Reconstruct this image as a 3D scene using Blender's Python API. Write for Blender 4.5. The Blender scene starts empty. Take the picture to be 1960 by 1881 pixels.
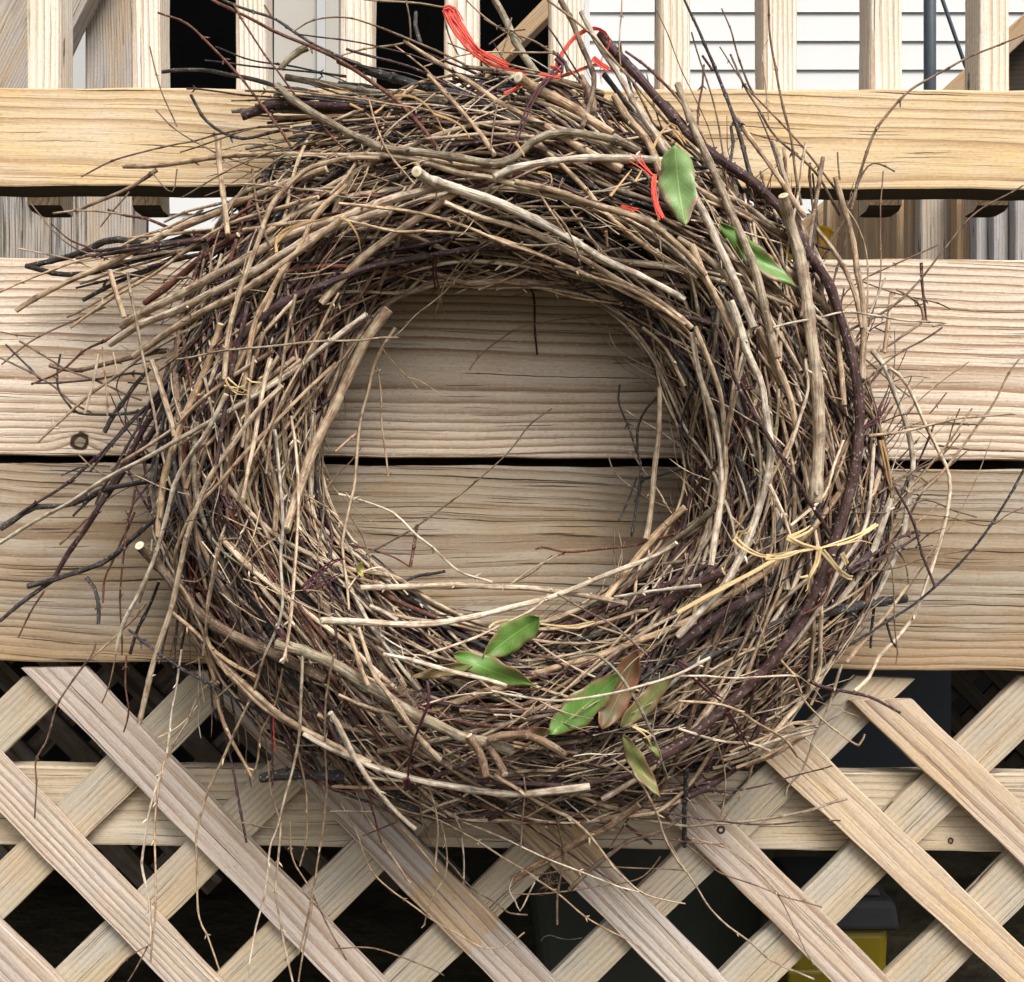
import bpy, math, random
import numpy as np
from mathutils import Vector, Matrix

# ------------------------------------------------------------------ camera, world, sun
sc = bpy.context.scene
S = 0.000475            # metres per reference unit in the fence plane
CX, CY = 980.0, 940.5
D = 1.0                 # camera to fence plane
cam_d = bpy.data.cameras.new('camera')
cam = bpy.data.objects.new('camera', cam_d)
sc.collection.objects.link(cam)
cam.location = (0, -D, 0)
cam.rotation_euler = (math.radians(90), 0, 0)
cam_d.sensor_fit = 'HORIZONTAL'
cam_d.sensor_width = 36
cam_d.lens = 36 * D / (1960 * S)
cam_d.clip_start = 0.01
cam_d.clip_end = 3000
sc.camera = cam

SUN_EL, SUN_AZ = math.radians(50), math.radians(24)      # azimuth from -Y (towards the viewer) to +X
world = bpy.data.worlds.new('World')
sc.world = world
world.use_nodes = True
wn, wl = world.node_tree.nodes, world.node_tree.links
bg = wn['Background']
sky = wn.new('ShaderNodeTexSky')
sky.sky_type = 'NISHITA'
sky.sun_disc = False
sky.sun_elevation = SUN_EL
sky.sun_rotation = math.pi - SUN_AZ
sky.air_density = 1.0
sky.dust_density = 5.0
sky.ozone_density = 1.0
hs = wn.new('ShaderNodeHueSaturation')                    # overcast: nearly colourless sky
hs.inputs['Saturation'].default_value = 0.22
wl.new(sky.outputs[0], hs.inputs['Color'])
wl.new(hs.outputs[0], bg.inputs[0])
bg.inputs[1].default_value = 0.14

sun_d = bpy.data.lights.new('sun', 'SUN')
sun_d.energy = 2.5
sun_d.angle = math.radians(24)
sun_d.color = (1.0, 0.965, 0.92)
sun = bpy.data.objects.new('sun', sun_d)
sc.collection.objects.link(sun)
sd = Vector((math.sin(SUN_AZ) * math.cos(SUN_EL), -math.cos(SUN_AZ) * math.cos(SUN_EL), math.sin(SUN_EL)))
sun.rotation_euler = sd.to_track_quat('Z', 'Y').to_euler()
sc.view_settings.view_transform = 'Standard'
sc.view_settings.look = 'None'
sc.view_settings.gamma = 1.0
sc.view_settings.exposure = 0.38
sc.render.engine = 'CYCLES'

R = random.Random(7)
NR = np.random.RandomState(11)
col = sc.collection

# ------------------------------------------------------------------ helpers
def W(px, py, y=0.0):
    """reference-plane reading -> world point at depth y behind the fence plane"""
    k = S * (D + y) / D
    return Vector(((px - CX) * k, y, (CY - py) * k))

def tag(o, label=None, cat=None, group=None, kind=None):
    if label: o['label'] = label
    if cat: o['category'] = cat
    if group: o['group'] = group
    if kind: o['kind'] = kind
    return o

def empty(name, loc, **k):
    o = bpy.data.objects.new(name, None)
    col.objects.link(o)
    o.location = loc
    o.empty_display_size = 0.05
    return tag(o, **k)

def link(name, me, mat=None, parent=None, M=None):
    o = bpy.data.objects.new(name, me)
    col.objects.link(o)
    if mat is not None and len(me.materials) == 0: me.materials.append(mat)
    if parent is not None:
        o.parent = parent
        pm = Matrix.Translation(parent.location) if parent.type == 'EMPTY' else parent.matrix_world
        if M is not None: o.matrix_local = pm.inverted() @ M
        elif parent.type == 'EMPTY': o.matrix_local = pm.inverted()
    elif M is not None:
        o.matrix_local = M
    return o

def smooth(me):
    me.polygons.foreach_set('use_smooth', [True] * len(me.polygons))

def prism(name, e0, e1, mat, y0, T, parent=None, rnd=0.0018, n=10, wob=0.0004, warp=0.0, seed=None, cham=0.0, under=None):
    """board: long edges e0=(start,end), e1=(start,end) of its front face in reference readings; T thick (to +y)"""
    rg = random.Random(seed if seed is not None else R.random())
    a0, a1 = W(*e0[0], y0), W(*e0[1], y0)
    b0, b1 = W(*e1[0], y0), W(*e1[1], y0)
    ax = ((a1 + b1) - (a0 + b0)).normalized()
    ya = Vector((0, 1, 0))
    za = ax.cross(ya).normalized()
    c = (a0 + a1 + b0 + b1) / 4
    M = Matrix(((ax.x, ya.x, za.x, c.x), (ax.y, ya.y, za.y, c.y), (ax.z, ya.z, za.z, c.z), (0, 0, 0, 1)))
    Mi = M.inverted()
    A0, A1, B0, B1 = [Mi @ v for v in (a0, a1, b0, b1)]
    wd = (A0 - B0).length
    r = rnd
    prof = []      # (u across 0..1, depth)
    ru = r / max(wd, 1e-6)
    prof += [(0, T - r), (0, r), (ru * .3, r * .3), (ru, 0), (.25, 0), (.5, 0), (.75, 0), (1 - ru, 0), (1 - ru * .3, r * .3), (1, r), (1, T - r), (1 - ru, T), (ru, T)]
    V, F = [], []
    m = len(prof)
    ph = [rg.uniform(0, 6.3) for _ in range(8)]
    L = (A0 - A1).length
    ts = [i / n for i in range(n + 1)]
    if cham: ts = [0, cham * .35 / L, cham / L] + ts[1:]
    n = len(ts) - 1
    for i, t in enumerate(ts):
        p = A0.lerp(A1, t); q = B0.lerp(B1, t)
        s = t * L
        w1 = wob * (math.sin(s * 37 + ph[0]) + .6 * math.sin(s * 91 + ph[1]))
        w2 = wob * (math.sin(s * 41 + ph[2]) + .6 * math.sin(s * 83 + ph[3]))
        dy = warp * math.sin(s * 4 + ph[4])
        for (u, d) in prof:
            v = p.lerp(q, u)
            k = w1 * (1 - u) + w2 * u
            if cham and i < 2:
                d = max(d, cham * (1.3, .45)[i])
            V.append((v.x, d + dy, v.z + k))
    for i in range(n):
        for j in range(m):
            a = i * m + j; b = i * m + (j + 1) % m
            F.append((a, b, b + m, a + m))
    F.append(tuple(range(m - 1, -1, -1)))
    F.append(tuple(n * m + j for j in range(m)))
    me = bpy.data.meshes.new(name)
    me.from_pydata(V, [], F)
    me.validate()
    import bmesh
    bm = bmesh.new(); bm.from_mesh(me)
    bmesh.ops.recalc_face_normals(bm, faces=bm.faces[:])
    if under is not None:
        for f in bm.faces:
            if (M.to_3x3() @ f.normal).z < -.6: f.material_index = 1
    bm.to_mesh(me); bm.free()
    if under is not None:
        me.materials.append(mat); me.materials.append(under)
    return link(name, me, mat, parent, M)

def rect(name, x0, y0, x1, y1, mat, yd, T, parent=None, horiz=None, **k):
    if horiz is None: horiz = abs(x1 - x0) > abs(y1 - y0)
    if horiz: return prism(name, ((x0, y0), (x1, y0)), ((x0, y1), (x1, y1)), mat, yd, T, parent, **k)
    return prism(name, ((x0, y1), (x0, y0)), ((x1, y1), (x1, y0)), mat, yd, T, parent, **k)

def box(name, lo, hi, mat, parent=None, bev=0.0):
    import bmesh
    bm = bmesh.new()
    bmesh.ops.create_cube(bm, size=1)
    c = [(a + b) / 2 for a, b in zip(lo, hi)]; s = [b - a for a, b in zip(lo, hi)]
    for v in bm.verts: v.co = Vector((v.co.x * s[0], v.co.y * s[1], v.co.z * s[2]))
    if bev: bmesh.ops.bevel(bm, geom=bm.edges[:], offset=bev, segments=2, affect='EDGES', profile=.6)
    me = bpy.data.meshes.new(name); bm.to_mesh(me); bm.free()
    return link(name, me, mat, parent, Matrix.Translation(c))

# ------------------------------------------------------------------ node helper
class NT:
    def __init__(s, name):
        s.mat = bpy.data.materials.new(name); s.mat.use_nodes = True
        s.n = s.mat.node_tree.nodes; s.l = s.mat.node_tree.links
        s.b = s.n['Principled BSDF']
    def put(s, sock, v):
        if hasattr(v, 'links') or isinstance(v, bpy.types.NodeSocket): s.l.new(v, sock)
        elif isinstance(v, (tuple, list)) and len(v) == 3 and sock.type == 'RGBA': sock.default_value = (*v, 1)
        else: sock.default_value = v
    def m(s, op, a, b=0.0, c=0.0, clamp=False):
        x = s.n.new('ShaderNodeMath'); x.operation = op; x.use_clamp = clamp
        s.put(x.inputs[0], a); s.put(x.inputs[1], b); s.put(x.inputs[2], c)
        return x.outputs[0]
    def vm(s, op, a, b=(0, 0, 0)):
        x = s.n.new('ShaderNodeVectorMath'); x.operation = op
        s.put(x.inputs[0], a); s.put(x.inputs[1], b)
        return x.outputs[0]
    def comb(s, x, y, z):
        k = s.n.new('ShaderNodeCombineXYZ'); s.put(k.inputs[0], x); s.put(k.inputs[1], y); s.put(k.inputs[2], z); return k.outputs[0]
    def sep(s, v):
        k = s.n.new('ShaderNodeSeparateXYZ'); s.put(k.inputs[0], v); return k.outputs
    def noise(s, vec, scale=1.0, detail=2.0, rough=.5, dist=0.0):
        k = s.n.new('ShaderNodeTexNoise'); s.put(k.inputs['Vector'], vec)
        k.inputs['Scale'].default_value = scale; k.inputs['Detail'].default_value = detail
        k.inputs['Roughness'].default_value = rough; k.inputs['Distortion'].default_value = dist
        return k.outputs['Fac']
    def ramp(s, f, pts, interp='LINEAR'):
        k = s.n.new('ShaderNodeValToRGB'); s.put(k.inputs[0], f)
        cr = k.color_ramp; cr.interpolation = interp
        while len(cr.elements) < len(pts): cr.elements.new(.5)
        for e, (p, c) in zip(cr.elements, pts):
            e.position = p; e.color = (c, c, c, 1) if isinstance(c, (int, float)) else (*c, 1)
        return k.outputs[0]
    def mix(s, f, a, b, mode='MIX'):
        k = s.n.new('ShaderNodeMix'); k.data_type = 'RGBA'; k.blend_type = mode
        s.put(k.inputs[0], f); s.put(k.inputs[6], a); s.put(k.inputs[7], b)
        return k.outputs[2]
    def bump(s, h, dist=.001, strength=1.0):
        k = s.n.new('ShaderNodeBump'); k.inputs['Distance'].default_value = dist
        k.inputs['Strength'].default_value = strength; s.put(k.inputs['Height'], h)
        s.l.new(k.outputs[0], s.b.inputs['Normal'])
    def out(s, c, rough=.8, spec=.2):
        s.put(s.b.inputs['Base Color'], c); s.put(s.b.inputs['Roughness'], rough)
        s.b.inputs['Specular IOR Level'].default_value = spec
        return s.mat

def wood(name, light, dark, warm=None, grey=(.36, .34, .33), freq=230, z0=0.0, y0=.05, warp=.006, drift=.12, contrast=.8,
         greyamt=.4, warmamt=.4, hair=0.0, hairw=.5, zband=None, knots=(), cracks=.5, fuzz=.5, bumpd=.0012, seed=0.0, per_object=True, patches=(), green=0.0, edgegreen=0.0, slope=0.0):
    N = NT(name)
    tc = N.n.new('ShaderNodeTexCoord')
    p = tc.outputs['Object']
    oi = N.n.new('ShaderNodeObjectInfo')
    rnd = oi.outputs['Random'] if per_object else 0.0
    off = N.m('MULTIPLY_ADD', rnd, 13.7, seed)
    x, y, z = N.sep(p)[0:3]
    x2 = N.m('ADD', x, off)
    lowx = N.comb(N.m('MULTIPLY', x2, 3.2), N.m('MULTIPLY', y, 6), N.m('MULTIPLY', z, 11))
    n1 = N.noise(lowx, 1.0, 2.5, .5)
    midx = N.comb(N.m('MULTIPLY', x2, 55), 0.0, N.m('MULTIPLY', z, 160))
    n2 = N.noise(midx, 1.0, 2, .5)
    zc = N.m('ADD', z, N.m('MULTIPLY', N.m('SUBTRACT', n1, .5), warp * 2))
    zc = N.m('ADD', zc, N.m('MULTIPLY', N.m('SUBTRACT', n2, .5), .0014))
    zc = N.m('ADD', zc, N.m('MULTIPLY', x, slope))
    if per_object:
        zc = N.m('ADD', zc, N.m('MULTIPLY', N.m('SUBTRACT', rnd, .5), .03))
    yy = N.m('ADD', y, y0)
    zz = N.m('SUBTRACT', zc, z0)
    rad = N.m('SQRT', N.m('ADD', N.m('MULTIPLY', yy, yy), N.m('MULTIPLY', zz, zz)))
    rad = N.m('ADD', rad, N.m('MULTIPLY', N.m('SUBTRACT', N.noise(N.comb(N.m('MULTIPLY', x2, 2.0), 0., 0.), 1, 1), .5), drift * .08))
    kmask = 0.0
    for (kx, kz, kr) in knots:
        dx = N.m('SUBTRACT', x, kx); dz = N.m('SUBTRACT', z, kz)
        q = N.m('ADD', N.m('POWER', N.m('DIVIDE', dx, kr * 3.2), 2), N.m('POWER', N.m('DIVIDE', dz, kr * 1.7), 2))
        g = N.m('POWER', 2.718, N.m('MULTIPLY', q, -1))
        rad = N.m('ADD', rad, N.m('MULTIPLY', g, kr * 1.3))
        wob = N.m('MULTIPLY', N.m('SUBTRACT', N.noise(N.vm('MULTIPLY', p, (120, 120, 120)), 1, 3), .5), 1.0)
        e = N.m('SQRT', N.m('ADD', N.m('POWER', N.m('DIVIDE', dx, kr * 1.1), 2), N.m('POWER', N.m('DIVIDE', dz, kr * 1.2), 2)))
        e = N.m('ADD', e, wob)
        ring = N.m('SUBTRACT', 1.0, N.m('MULTIPLY', N.m('ABSOLUTE', N.m('SUBTRACT', e, .85)), 1.9), clamp=True)
        core = N.m('MULTIPLY', N.m('LESS_THAN', e, .8), .45)
        kmask = N.m('MAXIMUM', kmask, N.m('MAXIMUM', ring, core))
    f = N.m('MULTIPLY', rad, freq)
    fr = N.m('FRACT', f)
    idn = N.noise(N.comb(N.m('FLOOR', f), off, 0.), 3.7, 0)
    band = N.ramp(fr, [(0.0, .25), (.06, .0), (.45, .08), (.72, .62), (.9, 1.0), (.97, 1.0), (1.0, .25)])
    amp = N.m('MULTIPLY', N.ramp(N.noise(N.comb(N.m('MULTIPLY', x2, 5), 3., N.m('MULTIPLY', z, 40)), 1, 2), [(.28, .6), (.6, 1.3)]),
              N.m('MULTIPLY_ADD', idn, .9, .6), 0.0, True)
    band = N.m('MULTIPLY', band, amp)
    fib = N.noise(N.comb(N.m('MULTIPLY', x2, 16), N.m('MULTIPLY', y, 700), N.m('MULTIPLY', zc, 820)), 1, 3, .65)
    fib2 = N.noise(N.comb(N.m('MULTIPLY', x2, 7), N.m('MULTIPLY', y, 240), N.m('MULTIPLY', zc, 380)), 1, 3, .6)
    cr = N.noise(N.comb(N.m('MULTIPLY', x2, 6.5), N.m('MULTIPLY', y, 100), N.m('MULTIPLY', zc, 620)), 1, 1.5, .4)
    crack = N.ramp(cr, [(.700 - .05 * cracks, 0.0), (.725 - .04 * cracks, 1.0)])
    big = N.noise(N.comb(N.m('MULTIPLY', x2, 4), N.m('MULTIPLY', y, 8), N.m('MULTIPLY', z, 26)), 1, 4, .6)
    big2 = N.noise(N.comb(N.m('MULTIPLY', x2, 9.0), 5.0, N.m('MULTIPLY', z, 22)), 1, 5, .65)
    warmc = warm if warm else light
    base = N.mix(N.m('MULTIPLY', N.ramp(big, [(.38, 0.0), (.62, 1.0)]), warmamt), light, warmc)
    base = N.mix(N.m('MULTIPLY', N.ramp(big2, [(.45, 0.0), (.68, 1.0)]), greyamt), base, grey)
    if green:
        gm = N.m('MULTIPLY', N.ramp(N.noise(N.comb(N.m('MULTIPLY', x2, 7), 9., N.m('MULTIPLY', z, 30)), 1, 4, .6), [(.5, 0.0), (.75, 1.0)]), green)
        base = N.mix(gm, base, (.2, .22, .1))
    for (xa, xb) in patches:
        edge = N.m('MULTIPLY', N.m('SUBTRACT', N.noise(N.comb(N.m('MULTIPLY', x, 60), 0., N.m('MULTIPLY', z, 200)), 1, 3), .5), .02)
        xe = N.m('ADD', x, edge)
        pm = N.m('MULTIPLY', N.m('GREATER_THAN', xe, xa), N.m('LESS_THAN', xe, xb))
        base = N.mix(N.m('MULTIPLY', pm, .75), base, (.52, .34, .16))
    if zband:
        zf = N.m('ADD', z, N.m('MULTIPLY', N.m('SUBTRACT', n1, .5), .05))
        mr = N.n.new('ShaderNodeMapRange'); N.put(mr.inputs[0], zf); mr.inputs[1].default_value = zband[0]; mr.inputs[2].default_value = zband[1]
        base = N.mix(N.m('MULTIPLY', mr.outputs[0], zband[3]), base, zband[2])
    c = N.mix(N.m('MULTIPLY', band, contrast), base, dark)
    c = N.mix(N.ramp(fib, [(.36, 0.55 * fuzz), (.54, 0.0)]), c, N.mix(.4, dark, (.05, .035, .03)))
    c = N.mix(N.ramp(fib2, [(.5, 0.0), (.68, .75 * fuzz)]), c, tuple(min(1, k * 1.25) for k in light))
    spk = N.noise(N.vm('MULTIPLY', N.comb(x2, y, zc), (210, 400, 620)), 1, 3, .7)
    c = N.mix(N.ramp(spk, [(.55, 0.0), (.68, .5)]), c, dark)
    c = N.mix(N.ramp(spk, [(.30, .45), (.43, 0.0)]), c, tuple(min(1, k * 1.25) for k in light))
    c = N.mix(N.m('MULTIPLY', crack, .82), c, (.045, .03, .022))
    hl = 0.0
    if hair:
        hz = N.m('ADD', zc, N.m('MULTIPLY', N.m('SUBTRACT', N.noise(N.comb(N.m('MULTIPLY', x2, 30), 2., 0.), 1, 2), .5), .0016))
        gq = N.m('MULTIPLY', hz, hair)
        gid = N.m('FLOOR', gq)
        ro = N.m('MULTIPLY', N.m('SUBTRACT', N.noise(N.comb(N.m('MULTIPLY', gid, 5.31), off, 3.), 1, 0), .5), 1.4)
        dd = N.m('ABSOLUTE', N.m('SUBTRACT', N.m('SUBTRACT', N.m('FRACT', gq), .5), ro))
        gate = N.m('SUBTRACT', N.noise(N.comb(N.m('MULTIPLY', x2, 7), N.m('MULTIPLY', gid, 7.7), off), 1, 1), .56)
        wv = N.m('MULTIPLY', N.m('MINIMUM', N.m('MULTIPLY', gate, 8), 1.0), hairw * .001 * hair)
        hl = N.m('SUBTRACT', 1.0, N.m('DIVIDE', dd, N.m('MAXIMUM', wv, .0001)), clamp=True)
        hl = N.m('POWER', hl, .5)
        c = N.mix(N.m('MULTIPLY', hl, .92), c, (.03, .02, .015))
    if knots:
        c = N.mix(N.ramp(kmask, [(.25, 0.0), (.6, .97)]), c, (.035, .018, .012))
    h = N.m('MULTIPLY', band, -.28)
    if hair: h = N.m('SUBTRACT', h, N.m('MULTIPLY', hl, 1.2))
    h = N.m('ADD', h, N.m('MULTIPLY', fib, .55 * fuzz))
    h = N.m('ADD', h, N.m('MULTIPLY', fib2, .5))
    h = N.m('SUBTRACT', h, N.m('MULTIPLY', crack, 1.3))
    if knots: h = N.m('SUBTRACT', h, kmask)
    N.bump(h, bumpd * .62)
    return N.out(c, .86, .15)

def plain(name, c, rough=.7, spec=.3, var=.15, scale=20, bumpd=0.0, c2=None):
    N = NT(name)
    tc = N.n.new('ShaderNodeTexCoord')
    n = N.noise(tc.outputs['Object'], scale, 4, .6)
    cc = N.mix(N.ramp(n, [(.3, 0.0), (.7, 1.0)]), tuple(k * (1 - var) for k in c), c2 if c2 else tuple(min(1, k * (1 + var)) for k in c))
    if bumpd: N.bump(N.noise(tc.outputs['Object'], scale * 4, 4, .6), bumpd)
    return N.out(cc, rough, spec)
# ------------------------------------------------------------------ wood materials
M_rail = wood(hair=38, hairw=.5, name='wood_rail', light=(.68, .525, .32), dark=(.34, .19, .085), warm=(.66, .45, .21), grey=(.62, .55, .47), freq=150, z0=-.012, y0=.028, warp=.010,
              contrast=.72, greyamt=.55, warmamt=.7, cracks=.7, bumpd=.0014, seed=2.0, per_object=False, slope=.02)
M_undershade = wood('underside_shade_mildew', (.042, .038, .026), (.02, .018, .013), warm=(.05, .04, .025), grey=(.03, .03, .024), freq=160)  # shade on down-facing faces painted into the colour, along with olive mildew
M_bd1 = wood('wood_upper_fascia', (.76, .655, .53), (.30, .18, .10), warm=(.60, .44, .28), grey=(.66, .575, .50), hair=30, hairw=.45, freq=150, z0=-.012, y0=.030, warp=.010,
             contrast=.95, greyamt=.6, warmamt=.55, cracks=.55, fuzz=.38, bumpd=.0018, seed=5.3, per_object=False, slope=.012,
             knots=[(-.393, -.0775, .0066)])
M_bd2 = wood('wood_lower_fascia', (.375, .31, .23), (.18, .11, .06), warm=(.36, .25, .14), grey=(.43, .385, .33), hair=58, hairw=.75, zband=(-.045, -.085, (.43, .285, .155), .8), freq=125, z0=.02, y0=.022, warp=.014, fuzz=.33,
             contrast=.72, greyamt=.85, warmamt=.85, cracks=1.0, bumpd=.0014, seed=9.1, per_object=False, slope=.02, green=.12)
M_bal = wood('wood_baluster', (.78, .73, .63), (.44, .30, .19), warm=(.68, .56, .40), grey=(.74, .72, .68), freq=260, z0=.03, y0=.03, warp=.004,
             contrast=.85, greyamt=.7, warmamt=.6, cracks=.2, fuzz=.35, bumpd=.001)
M_latf = wood('wood_front_slat', (.64, .55, .46), (.30, .21, .15), warm=(.58, .42, .27), grey=(.56, .50, .47), freq=300, z0=.03, y0=.035, warp=.006,
              contrast=.62, greyamt=.8, warmamt=.5, cracks=.25, bumpd=.0016, fuzz=.5)
TONE = [(.52, .46, .41), (.60, .51, .42), (.55, .47, .41), (.47, .42, .38), (.58, .52, .45), (.56, .48, .41), (.66, .53, .38), (.56, .45, .34)]
def M_front(seed, patches=(), warmamt=.5, freq=300, greyamt=.8, contrast=.62):
    return wood('wood_front_slat_%d' % seed, TONE[seed - 1], (.27, .175, .115), warm=(.60, .42, .24), grey=(.54, .49, .46), freq=freq, z0=.03, y0=.035,
                warp=.006, contrast=contrast, greyamt=greyamt, warmamt=warmamt, cracks=.25, bumpd=.0016, fuzz=.6, hair=60, hairw=.3, seed=seed * 3.1, per_object=False, patches=patches)
M_latb = wood('wood_back_slat', (.48, .42, .33), (.27, .19, .13), warm=(.52, .375, .22), grey=(.40, .40, .36), hair=70, hairw=.35, freq=200, z0=.05, y0=.02, warp=.004,
              contrast=.42, greyamt=.75, warmamt=.7, cracks=.5, bumpd=.0008, green=.35)
M_cross = wood('wood_cross_rail', (.56, .48, .37), (.27, .19, .12), warm=(.50, .36, .19), grey=(.44, .40, .36), freq=150, z0=-.02, y0=.02, warp=.009,
               contrast=.6, greyamt=.5, warmamt=.6, cracks=.5, hair=60, knots=[(.410, -.027, .0022)], seed=3.3, per_object=False, green=.15)
M_old = wood('wood_old_grey', (.42, .37, .31), (.17, .12, .085), warm=(.45, .31, .17), grey=(.36, .35, .36), freq=210, z0=.05, y0=.02, warp=.006,
             contrast=.6, greyamt=.8, warmamt=.6, cracks=.8, green=.1)
M_moss = wood('wood_mossy_grey', (.38, .35, .31), (.12, .09, .07), warm=(.40, .30, .2), grey=(.33, .33, .35), freq=210, z0=.05, y0=.02, warp=.006,
              contrast=.5, greyamt=.9, warmamt=.5, cracks=2.6, green=.6)
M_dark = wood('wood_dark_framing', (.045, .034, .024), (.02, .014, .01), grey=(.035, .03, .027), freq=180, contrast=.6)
M_slat = wood('wood_side_slat', (.42, .30, .18), (.20, .125, .07), warm=(.42, .26, .12), grey=(.36, .33, .30), freq=260, z0=.04, y0=.02, warp=.004,
              contrast=.5, greyamt=.6, warmamt=.8, cracks=.4)
M_slatg = wood('wood_side_slat_grey', (.40, .38, .36), (.2, .17, .15), warm=(.42, .36, .3), grey=(.38, .38, .40), freq=260, z0=.04, y0=.02, warp=.004,
              contrast=.5, greyamt=.8, warmamt=.4, cracks=.4)

# ------------------------------------------------------------------ setting: ground
def ground():
    me = bpy.data.meshes.new('ground')
    V, F = [], []
    n = 40
    def g(i): 
        t = (i / n) * 2 - 1
        return math.copysign(abs(t) ** 3 * 400, t)
    for j in range(n + 1):
        for i in range(n + 1):
            x, y = g(i), g(j)
            V.append((x, y, -.86 + (.012 * math.sin(x * 3.1 + y) if abs(x) < 20 else 0)))
    for j in range(n):
        for i in range(n):
            a = j * (n + 1) + i
            F.append((a, a + 1, a + n + 2, a + n + 1))
    me.from_pydata(V, [], F)
    m = plain('soil', (.06, .048, .034), .95, .1, .5, 6, .01, (.10, .085, .05))
    o = link('ground', me, m)
    tag(o, kind='structure')
ground()

# ------------------------------------------------------------------ railing
rail_root = empty('deck_railing', (0, .02, .2757), label='timber deck railing with pale square balusters above the two wide boards', cat='railing')
rl = prism('rail', ((-70, 167.5), (2030, 172)), ((-70, 356.5), (2030, 364)), M_rail, 0.0, .038, rail_root, n=60, wob=.0005, rnd=.002, seed=4, under=M_undershade)
bal = [(-150, -95), (49, 112), (250, 304), (449, 507), (649, 712), (850, 917), (1051, 1120), (1261, 1322), (1460, 1527), (1666, 1729), (1875, 1935), (2080, 2145)]
for i, (a, b) in enumerate(bal):
    bb = 398.0
    prism('baluster', ((a, bb), (a, -190)), ((b, bb), (b, -190)), M_bal, .0395, .038, rail_root, n=14, wob=.0003, rnd=.0045, seed=20 + i, cham=.010, under=M_undershade)

# ------------------------------------------------------------------ fascia boards
fas = empty('deck_fascia', (0, .02, -.16), label='two wide weathered boards stacked on the deck edge with a dark gap between', cat='deck edge')
b1 = prism('board', ((-70, 493.5), (2030, 497)), ((-70, 871), (2030, 882)), M_bd1, 0.0, .038, fas, n=70, wob=.0004, rnd=.0022, warp=.0, seed=8)
tag(b1, label='upper deck edge board with wavy ridged grain and one dark knot')
b2 = prism('board', ((-70, 885.5), (2030, 900)), ((-70, 1266), (2030, 1286.5)), M_bd2, 0.004, .038, fas, n=70, wob=.0005, rnd=.002, seed=9)
tag(b2, label='lower deck edge board, greyer, with long thin cracks')

# deck structure behind the boards
deck = empty('deck', (0, 1.5, .1), label='dark deck joists and floor boards behind the edge boards', cat='deck')
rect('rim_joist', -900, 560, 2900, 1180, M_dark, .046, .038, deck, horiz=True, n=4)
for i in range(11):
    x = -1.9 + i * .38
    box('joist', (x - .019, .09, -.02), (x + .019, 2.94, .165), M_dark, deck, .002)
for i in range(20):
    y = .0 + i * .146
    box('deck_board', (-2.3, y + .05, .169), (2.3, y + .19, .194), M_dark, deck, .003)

# ------------------------------------------------------------------ lattice panel
lat = empty('lattice_panel', (0, .02, -.4), label='diagonal wooden lattice skirting under the deck boards', cat='lattice')
YF, YB, YC = .006, .0165, .028
fr = [  # left edge, right edge (start at top)
    ((-640, 1278, -40, 1900), (-520, 1276, 137, 1900), ()),
    ((-270, 1279, 334, 1900), (-162, 1279, 440, 1900), ()),
    ((39, 1279, 652, 1900), (161, 1279, 757, 1900), ()),
    ((362, 1286, 963, 1900), (482, 1285, 1086, 1900), ((.062, .138),)),
    ((684, 1285, 1295, 1900), (812, 1285, 1410, 1900), ((-.02, .05),)),
    ((998, 1285, 1611, 1900), (1112, 1285, 1728, 1900), ()),
    ((1284, 1290, 1945, 1900), (1410, 1285, 2050, 1900), ()),
    ((1628, 1343, 2215, 1900), (1748, 1341, 2335, 1900), ()),
]
for i, (l, r_, pt) in enumerate(fr):
    mt = M_front(i + 1, pt, warmamt=[.4, .35, .3, .3, .4, .7, .95, .8][i], freq=[190, 260, 140, 150, 170, 150, 120, 110][i],
                 greyamt=[.8, .8, .8, .9, .9, .6, .35, .5][i], contrast=[.75, .8, .8, .85, .8, .8, .5, .9][i])
    prism('front_slat', ((l[0], l[1]), (l[2], l[3])), ((r_[0], r_[1]), (r_[2], r_[3])), mt, YF, .0095, lat, n=34, wob=.0005, rnd=.0012, seed=40 + i)
br = [  # "/" slats: upper-left edge from bottom to top, lower-right edge
    ((-565, 1900, 42, 1296), (-460, 1900, 158, 1296)),
    ((-255, 1900, 367, 1286), (-135, 1900, 487, 1286)),
    ((60, 1900, 688, 1290), (180, 1900, 800, 1290)),
    ((376, 1900, 1000, 1290), (500, 1900, 1115, 1290)),
    ((700, 1900, 1318, 1292), (806, 1900, 1433, 1292)),
    ((1020, 1900, 1637, 1295), (1122, 1900, 1752, 1300)),
    ((1342, 1900, 1955, 1296), (1468, 1900, 2082, 1296)),
    ((1662, 1900, 2272, 1296), (1790, 1900, 2402, 1296)),
]
for i, (l, r_) in enumerate(br):
    prism('back_slat', ((l[0], l[1]), (l[2], l[3])), ((r_[0], r_[1]), (r_[2], r_[3])), M_latb, YB, .0095, lat, n=30, wob=.0004, rnd=.001, seed=60 + i)
prism('cross_rail', ((-70, 1467), (2030, 1481)), ((-70, 1617), (2030, 1632)), M_cross, YC, .02, lat, n=40, wob=.0004, seed=70)
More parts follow.
